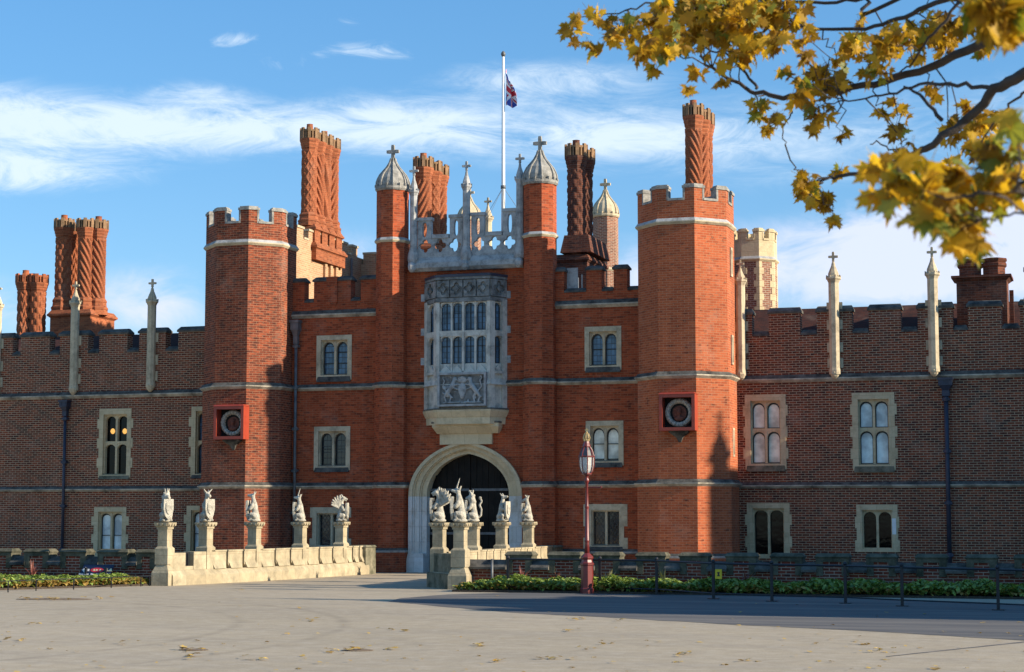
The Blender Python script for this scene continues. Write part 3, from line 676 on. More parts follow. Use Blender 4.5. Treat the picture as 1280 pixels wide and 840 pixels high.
m1 = X0(364, 380.5, 392.5, 409, 422, 438.5, 451, 474); zcl, ztl = ZP(420, 376, 0), ZP(420, 345, 0)
def pier(br, cp_):
    a, b = X0(408.5, 422.5); br.box(a+.01, b-.01, -.06, .3, zcl-.02, ztl-.02); br.frust((a+.1, b-.1, -.02, .2), (a+.01, b-.01, -.06, .3), zcl-.2, zcl-.02)
par(list(zip(m1[::2], m1[1::2])), xa, xb, zpl+.1, zcl, ztl, pier)
m2 = X0(690, 705, 733, 752, 767, 784); zcr, ztr = ZP(750, 363, 0), ZP(750, 331, 0)
par(list(zip(m2[::2], m2[1::2])), xc, xd, zpr+.1, zcr, ztr)
mb = MB(); a, b = X0(705.5, 719); mb.box(a, b, .3, .34, zcr-.1, ztr-.02); mb.box(b+.12, b+.16, .3, .34, zcr, ztr-.25); mb.build('lead_flashing', M_['grey'], GH)
downpipe(GH, XP(369.5, -.1, 500), 0, .3, ZP(370, 401, -.15), hop=.72, mat_='pipeg', r=.05, hopw=.28)

# centre bay: wall, gate, oriel, pierced parapet
zcen = ZP(582, 331, 0); HW, IW = 1.98, 1.44
ZSP, ZIA, ZOA = 2.50, ZP(582, 567, .2), ZP(582, 551, -.05)
mb = MB(); wall(mb, UL, UR, 0, zcen, [(-HW, HW, 0, ZOA)], thick=0, reveal=.3)
mb.box(UL, -HW, .34, 1.2, 0, zcen); mb.box(HW, UR, .34, 1.2, 0, zcen); mb.box(-HW, HW, .34, 1.2, ZOA, zcen)
spandrel(mb, -HW, HW, ZSP, ZOA-ZSP-.02, ZOA, 0, .3, 24, 2.25, point=.2); mb.build('wall', M_['red'], GH)
for a, b in ((UL, -HW), (HW, UR)): string_flat(GH, fr0, a, b, Z1, .2)
for a, b in ((UL, XP(531, 0)), (XP(633, 0), UR)): string_flat(GH, fr0, a, b, Z2, .2)
arc = lambda w_, za: archpts(-w_, w_, ZSP, za-ZSP, 28, 2.25, .2)
def ringset(mb, lo):
    ws = [HW, HW-.13, HW-.17, HW-.33, HW-.37, IW]; zs_ = [ZOA+(ZIA-ZOA)*(HW-w_)/(HW-IW) for w_ in ws]
    for i, (d0, d1) in enumerate(((-.10, .12), (-.02, .12), (.05, .3), (.12, .3), (.2, .6))):
        if lo:
            for s in (lo,):
                a, b = sorted((s*ws[i], s*ws[i+1])); mb.box(a, b, d0, d1+.3, 0, ZSP)
        else: archring(mb, arc(ws[i+1], zs_[i+1]), arc(ws[i], zs_[i]), d0, d1)
mb = MB(); ringset(mb, False); ga = mb.build('gate_arch', M_['gatec'], GH)
for s in (-1, 1):
    mb = MB(); ringset(mb, s)
    a, b = sorted((s*(HW+.05), s*(IW-.02))); mb.box(a, b, -.16, .38, 0, .36); mb.frust((a, b, -.16, .38), (a+.04, b-.04, -.10, .38), .361, .62)
    mb.build('jamb', M_['gate'], ga)
for s in (-1, 1):
    mb = MB(); n = 7; a0, a1 = (.012, IW+.02)
    for k in range(n):
        a, b = a0+(a1-a0)*k/n, a0+(a1-a0)*(k+1)/n-.008; a, b = sorted((s*a, s*b))
        zt_ = min(p[1] for p in [q for q in arc(IW, ZIA) if a-.15 <= q[0] <= b+.15] or [(0, ZSP)])+.25
        mb.box(a, b, .50+.012*(k % 2), .6, .03, min(zt_, ZIA+.1))
    o = mb.build('gate_door', M_['door'], GH); ir = MB()
    for zz in (2.72, 1.28, .35):
        a, b = sorted((s*.05, s*(IW-.03))); ir.box(a, b, .47, .505, zz-.04, zz+.04)
        for q in range(8): u = s*(.12+q*.17); ir.box(u-.02, u+.02, .455, .48, zz-.02, zz+.02)
    ir.build('iron_strap', M_['pipeg'], o)
mb = MB(); mb.box(-HW, HW, .62, .9, 0, ZIA+.2); mb.build('gate_backing', M_['void'], GH)

# oriel
OY = -.62
ol3, ol2, or2, or3 = XP(531.5, 0, 430), XP(546, OY, 430), XP(612.5, OY, 430), XP(633, 0, 430)
zO = lambda y: ZP(580, y, OY)
st, gl, cs = MB(), MB(), MB()
facets = [((ol3, 0), (ol2, OY), 1), ((ol2, OY), (or2, OY), 4), ((or2, OY), (or3, 0), 1)]
def facetframe(p, q): return (p[0], p[1], math.atan2(q[1]-p[1], q[0]-p[0])), math.hypot(q[0]-p[0], q[1]-p[1])
zb, zt = zO(513), zO(345)
rowz = [(zO(454), zO(420)), (zO(413), zO(378))]
for p, q, nl in facets:
    fr, W = facetframe(p, q)
    for x in (st, gl, cs): x.frame(*fr)
    e = .10 if nl == 4 else .19; nl_ = nl
    st.box(-.01, e, -.03, .2, zb, zO(374)); st.box(W-e, W+.01, -.03, .2, zb, zO(374))
    if nl == 4: st.box(W/2-.035, W/2+.035, -.045, .2, zO(465), zO(374))
    lwid = (W-2*e)/nl
    for k in range(1, nl): st.box(e+lwid*k-.028, e+lwid*k+.028, -.0, .2, zO(465), zO(374))
    st.box(e, W-e, -.01, .19, zO(420)+.002, zO(413)); st.box(e, W-e, -.005, .19, zO(374), zO(374)+.05)
    for r0, r1 in rowz:
        for k in range(nl):
            x0, x1 = e+lwid*k+.026*(nl > 1), e+lwid*(k+1)-.026*(nl > 1); w_ = x1-x0
            spandrel(st, x0, x1, r1-w_*.42, w_*.40, r1+.02, .02, .13, 8, 2)
            gl.poly([(x0, .14, r0-.02), (x1, .14, r0-.02), (x1, .14, r1+.02), (x0, .14, r1+.02)])
            cs.box(x0, x0+.02, .115, .136, r0, r1-w_*.4); cs.box(x1-.02, x1, .115, .136, r0, r1-w_*.4); cs.box(x0, x1, .115, .136, r0, r0+.03); cs.box((x0+x1)/2-.012, (x0+x1)/2+.012, .12, .137, r0, r1); cs.box(x0, x1, .12, .1365, r0+(r1-r0)*.62, r0+(r1-r0)*.62+.022)
            # blind tracery panel below the lights
    st.box(e, W-e, .06, .2, zb, zO(454)-.003)
    for k in range(nl):
        x0, x1 = e+lwid*k, e+lwid*(k+1)
        st.slab([(x0+.02, zO(464)), ((x0+x1)/2, zO(456)), (x1-.02, zO(464))], .0, .07)
    st.box(e, W-e, -.045, .1, zO(467), zO(464)); 
    st.frust((-.02, W+.02, -.09, .1), (-.02, W+.02, -.02, .1), zO(481), zO(474))
orl = st.build('oriel_window', M_['oriel'], GH); gl.build('pane', M_['gblue'], orl); cs.build('casement', M_['case'], orl)
def canted(off): return [(ol3-off*.9, .04), (ol2-off*.5, OY-off), (or2+off*.5, OY-off), (or3+off*.9, .04)]
def cpris(mb, off, z0, z1, mi=None, off2=None):
    if off2 is None: mb.prism(canted(off), z0, z1, mi)
    else:
        a = [mb.add(u, d, z0) for u, d in canted(off)]; b = [mb.add(u, d, z1) for u, d in canted(off2)]
        for i in range(4): j = (i+1) % 4; mb.face((a[i], a[j], b[j], b[i]), mi)
        mb.face(b, mi); mb.face(a[::-1], mi)
mb = MB(); cpris(mb, -.24, zb, zO(347)); mb.build('core', M_['void'], orl)
mb = MB(); cpris(mb, .05, zO(377), zO(372)); cpris(mb, -.02, zO(372)+.001, zO(349)); cpris(mb, .06, zO(349)+.001, zO(346))
for p, q, nl in facets:
    fr, W = facetframe(p, q); mb.frame(*fr); n = 1 if nl == 1 else 4; lw = W/n
    for k in range(n):
        u0, u1 = lw*k+.02, lw*(k+1)-.02
        holed(mb, u0, u1, zO(371), zO(350), -.045, .03, quatre(min(lw, zO(350)-zO(371))*.44))
        cu, cz = (u0+u1)/2, (zO(371)+zO(350))/2; mb.frame(*fr); mb.slab([(cu-.09, cz), (cu, cz-.11), (cu+.09, cz), (cu, cz+.11)], -.05, .02)
mb.T = None
mb.build('frieze', M_['greyd'], orl)
mb = MB(); cpris(mb, .08, zO(346)+.002, zO(343)); cpris(mb, .04, zO(343)+.001, zO(340), None, -.35); mb.build('lead_cap', M_['pipe'], orl)
mb = MB(); cpris(mb, .02, zO(521), zO(514), None, .12); cpris(mb, .12, zO(514)+.001, zO(511)); cpris(mb, -.02, zO(530), zO(521)-.001, None, .0)
a, b = XP(541, -.35), XP(624, -.35)
mb.box(a, b, -.42, .05, zO(533), zO(527)); mb.frust((a+.1, b-.1, -.2, .05), (a, b, -.42, .05), zO(541), zO(533)-.001)
mb.build('corbel', [M_['gatec']], orl)
mb = MB(); cpris(mb, .135, zO(512), zO(510), None, .10); mb.box(a-.02, b+.02, -.435, .05, zO(528.5), zO(526.5)); mb.build('drip_ledge', M_['dark'], orl)
a, b = XP(550, -.12), XP(615, -.12); mb = MB(); mb.box(a, b, -.13, .05, ZOA-.12, zO(541)+.02); mb.build('stone_block', M_['gatec'], orl)

# quoin blocks where the oriel meets the brick
for y in (370, 413, 450):
    for s, x in ((-1, ol3), (1, or3)):
        mb = MB(); a, b = sorted((x, x+s*.15)); mb.box(a, b, -.02, .05, ZP(582, y+5, 0), ZP(582, y-4, 0)); mb.build('quoin', M_['grey'], orl)

# pierced parapet
PYd = -.16; zQ = lambda y: ZP(582, y, PYd)
st = MB().frame(0, PYd, 0); xq = lambda x: XP(x, PYd, 300)
st.box(xq(512), xq(654), -.12, .5, zQ(333), zQ(327)); st.frust((xq(512), xq(654), .0, .5), (xq(512), xq(654), -.12, .5), zQ(337), zQ(333)-.001); st.frust((xq(512), xq(654), -.12, .5), (xq(512), xq(654), .0, .4), zQ(327)+.001, zQ(320))
st.box(xq(516), xq(650), .02, .24, zQ(320)+.001, zQ(314))
for (x0, x1) in ((521.5, 577), (589, 645)):
    a0, a1 = xq(x0), xq(x1); n = 3
    for k in range(n):
        u0, u1 = a0+(a1-a0)*k/n, a0+(a1-a0)*(k+1)/n; s = u1-u0; holed(st, u0, u1, zQ(314)+.001, zQ(296), .04, .20, quatre(s*.43))
        for sx, u in ((1, u0), (-1, u1)):
            for sz, z in ((1, zQ(314)), (-1, zQ(296))): pass
        st.slab([(u0, zQ(305)-.02), (u0+.03, zQ(305)), (u0, zQ(305)+.02), (u0-.03, zQ(305))], .0, .05)
for x0, x1, ytop in ((521.5, 538.5, 270), (561.5, 577.5, 268), (588.5, 604.5, 267), (628, 645, 264)):
    holed(st, xq(x0), xq(x1), zQ(296)+.002, zQ(ytop+3), .04, .20, lancet((xq(x1)-xq(x0))*.17, (zQ(ytop)-zQ(296))*.36)); st.box(xq(x0)-.03, xq(x1)+.03, .0, .24, zQ(ytop+3)+.001, zQ(ytop-1))
for x0, x1 in ((538.5, 561.5), (604.5, 628)): st.box(xq(x0)+.031, xq(x1)-.031, .0, .24, zQ(296)+.002, zQ(291))
pp = st.build('pierced_parapet', M_['grey'], GH)
for x, yc, yt in ((517, 237, 205), (583, 234, 203), (650, 229, 198)):
    mb = MB(); pinnacle(mb, xq(x), PYd-.0, zQ(326), zQ(yc), zQ(yt), .125); mb.lathe(xq(x), PYd, [(.17, zQ(326)), (.2, zQ(322)), (.19, zQ(316)), (.13, zQ(308))], 8, R(22.5))
    # carved beast head under the cornice
    mb.lathe(xq(x), PYd-.14, [(.05, zQ(338)), (.13, zQ(335)), (.15, zQ(330)), (.08, zQ(326))], 8, 0); mb.build('pinnacle', M_['grey'], pp)
mb = MB(); mb.box(UL, UR, .1, 4.5, zcen-.6, zcen+.02); mb.box(xa, UL, .45, 4.5, zpl-.6, zpl+.1); mb.box(UR, xd, .45, 4.5, zpr-.6, zpr+.1); mb.build('roof', M_['leadroof'], GH)
mb = MB(); mb.box(XP(340, -1.5)+.08, XP(340, -1.5)+.10, 0, .001, 0, 0.001) if False else None

# coat of arms
def blob(name, parts, mat_, parent=None, voxel=.022, smooth=True, flat=None, T=None):
    """parts: ('s',x,y,z,r[,sx,sy,sz]) balls and ('c',p,q,r0,r1) tapered limbs, fused into one continuous mesh"""
    bm = bmesh.new()
    for p in parts:
        if p[0] == 's':
            sx, sy, sz = p[5:8] if len(p) > 5 else (1, 1, 1)
            bmesh.ops.create_icosphere(bm, subdivisions=2, radius=p[4], matrix=Matrix.Translation(p[1:4]) @ Matrix.Diagonal((sx, sy, sz, 1)))
        elif p[0] == 'b':
            m_ = Matrix.Translation(p[1]) @ (p[3] if len(p) > 3 else Matrix()) @ Matrix.Diagonal((*p[2], 1)); bmesh.ops.create_cube(bm, size=1, matrix=m_)
        else:
            a, b_ = Vector(p[1]), Vector(p[2]); d = b_-a
            rot = d.to_track_quat('Z', 'Y').to_matrix().to_4x4()
            bmesh.ops.create_cone(bm, cap_ends=True, segments=12, radius1=p[3], radius2=p[4], depth=d.length, matrix=Matrix.Translation((a+b_)/2) @ rot)
            bmesh.ops.create_icosphere(bm, subdivisions=1, radius=p[3]*.98, matrix=Matrix.Translation(a)); bmesh.ops.create_icosphere(bm, subdivisions=1, radius=p[4]*.98, matrix=Matrix.Translation(b_))
    if T is not None: bmesh.ops.transform(bm, matrix=T, verts=bm.verts)
    me = bpy.data.meshes.new('tmp'); bm.to_mesh(me); bm.free()
    o = bpy.data.objects.new('tmp', me); COL.objects.link(o)
    md = o.modifiers.new('r', 'REMESH'); md.mode = 'VOXEL'; md.voxel_size = voxel; md.use_smooth_shade = True
    sm = o.modifiers.new('s', 'SMOOTH'); sm.iterations = 2; sm.factor = .4
    dg = bpy.context.evaluated_depsgraph_get(); me2 = bpy.data.meshes.new_from_object(o.evaluated_get(dg)); bpy.data.objects.remove(o); bpy.data.meshes.remove(me)
    me2.name = name; me2.materials.clear(); me2.materials.append(M_[mat_]); boxuv(me2)
    return link(name, me2, parent)
a, b = XP(547, OY-.15, 487), XP(607.5, OY-.15, 487); z0, z1 = zO(508), zO(466)
st = MB().frame(0, OY-.18, 0); st.box(a, b, .1, .2, z0, z1, 1); q = .07
st.box(a, a+q, 0, .1, z0, z1); st.box(b-q, b, 0, .1, z0, z1); st.box(a+q, b-q, 0, .1, z1-q, z1); st.box(a+q, b-q, 0, .1, z0, z0+q)
ca_ = st.build('coat_of_arms', [M_['grey'], M_['greyd']], orl)
cx, cz = (a+b)/2, (z0+z1)/2; W, H = (b-a)/2-q, (z1-z0)/2-q; y = OY-.10
parts = [('s', cx, y, cz-.02*H, .5*H, .62, .18, .95), ('s', cx, y, cz-.4*H, .3*H, .6, .3, .9), ('s', cx, y, cz+.62*H, .26*H, 1.3, .3, .7)]
for k in range(5): parts.append(('s', cx+(k-2)*.12*H, y-.02, cz+(.86-.05*abs(k-2))*H, .07*H))
for s in (-1, 1):
    e = lambda u, v: (cx+s*u*W, y-.01, cz+v*H)
    parts += [('c', e(.42, .32), e(.66, -.2), .17*H, .15*H), ('c', e(.42, .34), e(.36, .68), .14*H, .11*H), ('s', *e(.34, .72), .15*H, 1.1, .6, 1), ('c', e(.34, .70), e(.22, .64), .08*H, .05*H), ('c', e(.42, .3), e(.2, .34), .07*H, .05*H), ('c', e(.46, .16), e(.22, .02), .07*H, .05*H),
              ('c', e(.66, -.2), e(.5, -.5), .12*H, .07*H), ('c', e(.5, -.5), e(.56, -.8), .06*H, .07*H), ('c', e(.68, -.2), e(.8, -.5), .12*H, .07*H), ('c', e(.8, -.5), e(.72, -.82), .06*H, .07*H),
              ('c', e(.72, -.1), e(.88, .2), .05*H, .05*H), ('c', e(.88, .2), e(.8, .6), .05*H, .06*H), ('c', e(.8, .6), e(.9, .8), .06*H, .04*H), ('c', e(.1, -.86), e(.85, -.9), .05*H, .06*H)]
random.seed(9)
for k in range(46):
    u, v = random.uniform(-.95, .95), random.uniform(-.92, .9)
    if abs(u) > .3 or v < -.6: parts.append(('s', cx+u*W, y, cz+v*H, random.uniform(.05, .10)*H, 1, .7, 1))
blob('relief_carving', parts, 'statue', ca_, voxel=.016).data.materials[0] = M_['grey']

# ================================================================== the wings
WY = .9; frw = (0, WY, 0)
def wwin(par_, p, **k):
    x0, x1, y0, y1 = p; cx = (x0+x1)/2
    return window(par_, frw, XP(x0, WY), XP(x1, WY), ZP(cx, y1, WY), ZP(cx, y0, WY), **k)
def wingpar(W, ms, u0, u1, zb, zc, zt):
    br, cp_ = MB().frame(0, WY, 0), []; battlement(br, cp_, ms, u0, u1, zb, zc, zt, ch=.2)
    o = br.build('battlement', M_['wing'], W)
    for c_ in cp_: c_.build('coping', M_['dark'], o)
def wpin(W, px, yb, ycap, ytop, r=.155):
    x = XP(px, WY-.12, 420); mb = MB(); pinnacle(mb, x, WY-.10, ZP(px, yb, WY-.1), ZP(px, ycap, WY-.1), ZP(px, ytop, WY-.1), r)
    for k, y in enumerate((yb-14, yb-34, yb-62, yb-84)):   # bonding stones
        if y > ycap+34: mb.box(x-r*1.45, x+r*1.45, WY-.03, WY+.05, ZP(px, y+6, WY), ZP(px, y-6, WY))
    mb.lathe(x, WY-.12, [(.04, ZP(px, yb+6, WY)), (.12, ZP(px, yb+3, WY)), (.17, ZP(px, yb-2, WY)), (.1, ZP(px, yb-6, WY))], 8, 0)
    mb.build('pinnacle', M_['stone'], W)
LW = thing('palace_wing', 'dark diapered brick wing left of the gatehouse with battlements and lit hall lamps inside', 'palace wing', (-16, WY, 0))
hl = [wwin(LW, (125, 165, 511, 597), rows=2, jamb=.17, teeth=.09, pane='gd', sill='mossy', case=False, stone='stonec', head=.2, transom=ZP(145, 553, WY)),
      wwin(LW, (240, 281, 508, 596), rows=2, jamb=.17, teeth=.09, pane='gblue', sill='dark', stone='stonec', transom=ZP(260, 552, WY)),
      wwin(LW, (121, 161, 634, 702), jamb=.17, teeth=.11, pane='gblindsky', sill=None, stone='stonec', bars=2), wwin(LW, (236, 277, 632, 700), jamb=.17, teeth=.11, pane='gblindsky', sill=None, stone='stonec')]  # ground floor panes: sky reflection painted as a light blue colour
x_l, x_r = XP(-260, WY), TL+.6; zt_par = ZP(140, 480, WY)
hl += [wwin(LW, (-60, -20, 515, 600), rows=2, jamb=.17, teeth=.09, sill='mossy', stone='stonec'), wwin(LW, (-66, -26, 638, 704), jamb=.17, teeth=.1, sill=None, stone='stonec')]
mb = MB().frame(*frw); wall(mb, x_l, x_r, 0, 6.3, hl); mb.build('wall', M_['wing'], LW)
string_flat(LW, frw, x_l, x_r, Z2, .24); string_flat(LW, frw, x_l, x_r, Z1-.05, .2)
pxm = [-250, -215, -200, -168, -150, -115, -102, -68, -56, -20, -6, 16, 26, 62, 75, 110, 124, 159, 174, 207, 223, 262]
xs = [XP(x, WY, 430) for x in pxm]
wingpar(LW, list(zip(xs[::2], xs[1::2])), x_l, x_r, 6.3, ZP(140, 440, WY), ZP(140, 411, WY))
wpin(LW, 93, 488, 380, 353); wpin(LW, 189, 484, 378, 350); wpin(LW, -4, 492, 384, 357); wpin(LW, -110, 500, 392, 366)
downpipe(LW, XP(80, WY-.1, 600), WY, .4, ZP(80, 501, WY-.1), mat_='pipe', hop=.5)
# warm hanging lamps seen through the upper window
for px in (141, 156):
    lm = bpy.data.materials.get('lamp_glow')
    if not lm:
        lm, t, b = newmat('lamp_glow'); b.inputs['Base Color'].default_value = (.8, .45, .12, 1); b.inputs['Emission Color'].default_value = (1, .48, .10, 1); b.inputs['Emission Strength'].default_value = .55
    mb = MB(); mb.smooth = True; x, z = XP(px, WY+.2, 540), ZP(px, 539, WY+.2); mb.lathe(x, WY+.198, [(.02, z-.1), (.07, z-.07), (.1, z), (.07, z+.07), (.02, z+.1)], 14, 0, rfn=lambda t_, z_: 1); 
    for i, v in enumerate(mb.v): mb.v[i] = (v[0], WY+.2+(v[1]-WY-.198)*.15, v[2])
    mb.build('hall_lamp', lm, LW)
mb = MB(); zr = ZP(140, 415, WY+3)
mb.prism([(x_l, WY+.9), (x_r, WY+.9), (x_r, 9), (x_l, 9)], 5.5, 6.3); a = [(x_l, WY+.6, 7.3), (x_r, WY+.6, 7.3), (x_r, WY+3.2, ZP(230, 416, WY+3.2)), (x_l, WY+3.2, ZP(230, 416, WY+3.2))]
mb.poly(a); mb.poly([(x_l, 8.5, 6.3), (x_l, WY+3.2, a[2][2]), (x_r, WY+3.2, a[2][2]), (x_r, 8.5, 6.3)]); mb.build('roof', M_['tile'], LW)

RW = thing('palace_wing', 'dark diapered brick wing right of the gatehouse with tall stone pinnacles and a square chimney', 'palace wing', (16, WY, 0))
RX = 33.0
hr = [wwin(RW, (931, 982, 493, 587), rows=2, jamb=.18, teeth=.06, pane='gcurt', sill='mossy', stone='stonec', case=True, bars=1, head=.2, foot=.18, arch=.5, transom=ZP(956, 537, WY)),
      wwin(RW, (1065, 1118, 491, 588), rows=2, jamb=.18, teeth=.07, pane='gblindsky', sill='mossy', stone='stonec', bars=1, head=.2, foot=.18, arch=.5, transom=ZP(1091, 536, WY)),
      wwin(RW, (932, 985, 629, 698), jamb=.18, teeth=.08, pane='gd', sill=None, stone='stonec', case=False, arch=.4), wwin(RW, (1068, 1119, 631, 690), jamb=.17, teeth=.06, pane='gd', sill=None, stone='stonec', case=False, arch=.5)]
hr += [wwin(RW, (1330, 1385, 490, 590), rows=2, jamb=.18, teeth=.07, pane='gblindsky', sill='mossy', stone='stonec'), wwin(RW, (1332, 1385, 631, 692), jamb=.17, teeth=.06, sill=None, stone='stonec')]
mb = MB().frame(*frw); wall(mb, TR-.6, RX, 0, 6.3, hr); mb.build('wall', M_['wing'], RW)
string_flat(RW, frw, TR-.6, RX, Z2, .24); string_flat(RW, frw, TR-.6, RX, Z1-.05, .2)
pxm = [905, 940, 961, 1000, 1021, 1065, 1086, 1126, 1147, 1191, 1210, 1252, 1275, 1318, 1338, 1380, 1400, 1440, 1460, 1500]
xs = [XP(x, WY, 400) for x in pxm]
wingpar(RW, list(zip(xs[::2], xs[1::2])), TR-.6, RX, 6.3, ZP(1090, 415, WY), ZP(1090, 380, WY))
wpin(RW, 1043, 468, 349, 316, .17); wpin(RW, 1167, 465, 344, 310, .17); wpin(RW, 926, 470, 352, 326, .15); wpin(RW, 1291, 462, 339, 304, .17)
downpipe(RW, XP(1184, WY-.1, 560), WY, .4, ZP(1184, 473, WY-.1), mat_='pipe', r=.07, hop=.5, hopw=.42)
mb = MB(); a = XP(1116, WY-.03, 660); mb.box(a-.02, a+.10, WY-.035, WY-.027, ZP(1116, 668, WY), ZP(1116, 648, WY)); mb.build('paper_notice', M_['white'], RW)
zr = ZP(1090, 383, WY+3.2); a, b = TR-.6, RX; mb = MB(); mb.prism([(a, WY+.9), (b, WY+.9), (b, 9), (a, 9)], 5.5, 6.3)
mb.poly([(a, WY+.6, 7.3), (b, WY+.6, 7.3), (b, WY+3.2, zr), (a, WY+3.2, zr)]); mb.poly([(a, 8.5, 6.3), (a, WY+3.2, zr), (b, WY+3.2, zr), (b, 8.5, 6.3)]); mb.build('roof', M_['tile'], RW)
# square chimney of the right wing
CY = WY+1.0; c0, c1 = XP(1196, CY, 380), XP(1259, CY, 380); zc_ = lambda y: ZP(1228, y, CY)
mb = MB(); mb.box(c0, c1, CY, CY+1.1, 6, zc_(347)); mb.frust((c0, c1, CY, CY+1.1), (c0-.12, c1+.12, CY-.12, CY+1.22), zc_(351), zc_(347)); mb.box(c0-.15, c1+.15, CY-.15, CY+1.25, zc_(347)+.001, zc_(344))
for i in range(2):
    x = c0+(c1-c0)*(.26+.48*i); y = CY+.5; r = .36
    mb.lathe(x, y, [(r, zc_(344)), (r, zc_(333)), (r*1.15, zc_(331)), (r*1.15, zc_(328)), (r, zc_(327)), (r*1.18, zc_(324)), (r*1.18, zc_(322)), (r*.8, zc_(321))], 8, R(22.5))
mb.box(c1+.05, c1+.18, CY+.4, CY+.5, 7, zc_(362)); mb.build('chimney', M_['chimd'], RW)
# the return of this wing that comes forward beyond the right edge of the photograph (its shade falls on the forecourt)
mb = MB(); mb.box(RX+.01, RX+10, -24.2, 9, 0, 9.1)
for k in range(12): y = -24.2+k*1.95; mb.box(RX+.01, RX+.4, y, y+1.1, 9.1, 9.75)
mb.slab([(0, 0), (0, 0)], 0, 0) if False else None
for (yy, w_, zz) in ((-20.6, 3.2, 11.6),):
    p = [(RX+.5, yy-w_, 9.0), (RX+.5, yy+w_, 9.0), (RX+.5, yy, zz)]; q = [(RX+9, y_, z_) for _, y_, z_ in p]
    mb.poly(p); mb.poly(q[::-1]); mb.poly([p[0], p[2], q[2], q[0]]); mb.poly([p[2], p[1], q[1], q[2]])
mb.box(RX+.3, RX+3, -2.48, 6, 9, 12.9); mb.build('projecting_range', M_['wing'], RW)
mb = MB(); pinnacle(mb, RX+.5, -2.12, 12.6, 13.4, 14.75, .26); pinnacle(mb, RX+.5, -20.6, 11.3, 11.8, 12.6, .16); mb.build('pinnacle', M_['stone'], RW)

# ================================================================== ranges behind
# buff range that runs back beside the left tower, four carved shafts on its wall head
cy0 = 3.85; xA = P(386.5, 230, cy0)[0]
SX = xA+.27
SR = thing('courtyard_range', 'pale buff brick range behind the left tower with a four shaft carved chimney', 'building', (SX-1, 5, 0))
y1 = 1.25; y2 = PX(451, 330, SX)[0]; zA = PX(392, 291, SX)[1]
mb = MB(); mb.box(SX-1.3, SX, y1, y2+.4, 0, zA-.34)
cps = []; yy = y1
while yy < y2:
    c_ = MB(); mb.box(SX-.4, SX-.001, yy, min(yy+.55, y2+.39), zA-.36, zA); c_.box(SX-.45, SX+.04, yy-.03, min(yy+.58, y2+.4), zA, zA+.08); cps.append(c_)
    if yy+1 < y2: c_ = MB(); c_.box(SX-.43, SX+.03, yy+.585, yy+.965, zA-.35, zA-.28); cps.append(c_)
    yy += 1.0
mb.box(SX, SX+2.2, y2, y2+.5, 0, zA-.55)
for k in range(3): c_ = MB(); mb.box(SX+.1+k*.85, SX+.6+k*.85, y2+.001, y2+.4, zA-.56, zA-.2); c_.box(SX+.08+k*.85, SX+.62+k*.85, y2-.03, y2+.43, zA-.2, zA-.12); cps.append(c_)
for k in range(3): y = y1+3.3+k*.5; mb.box(SX-.001, SX+.10, y, y+.2, zA-1.5, zA-.4); mb.frust((SX-.001, SX+.02, y+.05, y+.15), (SX-.001, SX+.10, y, y+.2), zA-2.0, zA-1.501)
sw = mb.build('wall', M_['buff'], SR)
for c_ in cps: c_.build('coping', M_['stone'], sw)
mb = MB(); mb.tube([(SX+.12, y2-1.2, 7), (SX+.12, y2-1.2, zA-.5)], .05, 8); mb.build('downpipe', M_['pipeg'], SR)
sh = []; bb = []; zq = lambda py, y, px=386: P(px, py, y)[1]
for i, k in enumerate(('lattice', 'spiral', 'flute', 'spiralback')):
    y = cy0+i*.66
    sh.append((xA, y, .265, zq(283, cy0), zq(266, cy0), zq(190, cy0), zq(161, cy0), k))
    bb.append((xA-.36, xA+.36, y-.25, y+.25, zA-.9, zq(283, cy0)-.20, .05))
bb.append((xA-.37, xA+.12, cy0-.2, cy0+2.2, zA-1.4, zq(284, cy0), 0)); bb.append((xA-.44, xA+.46, cy0-.34, cy0+2.32, zA-1.0, zA-.62, .05))
chimney(SR, bb, sh, label='row of four carved red brick chimney shafts with lichened crowns')

IR = thing('inner_range', 'brick range behind the gatehouse roof carrying three clustered spiral chimneys', 'building', (0, 8, 0))
mb = MB(); mb.box(-7.2, 9.5, 5.2, 12, 0, 8.6); w_ = mb.build('wall', M_['red'], IR); mb = MB(); mb.prism([(-7.4, 5.0), (9.7, 5.0), (9.7, 12.2), (-7.4, 12.2)], 8.6, 8.9); mb.build('roof', M_['tile'], IR)
def stack(parent, pxs, Y, y0, ys0, ys1, yt, kinds, r, base=None, mat_='chim', cap='lichen', label=None, rows=1, bpx=None):
    sh = []; xs_ = []
    for i, (px, k) in enumerate(zip(pxs, kinds)):
        dy = 0 if not isinstance(px, tuple) else px[1]; p_ = px if not isinstance(px, tuple) else px[0]
        x = P(p_, (ys0+ys1)/2, Y+dy)[0]; xs_.append((x, Y+dy)); zz = lambda y: P(p_, y, Y)[1]
        sh.append((x, Y+dy, r, zz(y0), zz(ys0), zz(ys1), zz(yt), k))
    bb = []
    if base:
        x0, x1 = min(q[0] for q in xs_)-r*1.5, max(q[0] for q in xs_)+r*1.5; ya, yb = min(q[1] for q in xs_)-r*1.5, max(q[1] for q in xs_)+r*1.5
        if bpx: x0, x1 = P(bpx[0], 400, ya)[0]+.06, P(bpx[1], 400, ya)[0]-.06
        bb = [(x0, x1, ya, yb, base, sh[0][3]-.18, .08)]
    return chimney(parent, bb, sh, mat_, cap, label)
stack(IR, [(529, 0), (540, .75), (548.5, 1.5)], 6.5, 310, 300, 226, 197, ('spiralback', 'lattice', 'spiralback'), .29, base=8.5, label='cluster of three spiral brick chimney shafts')
stack(IR, [(720.5, 0), (730, .8), (727, 1.6)], 6.5, 324, 300, 214, 181, ('hex', 'zig', 'hex'), .31, base=8.5, mat_='chimd', cap='lichen', label='dark sooty chimney with knobbly shafts')
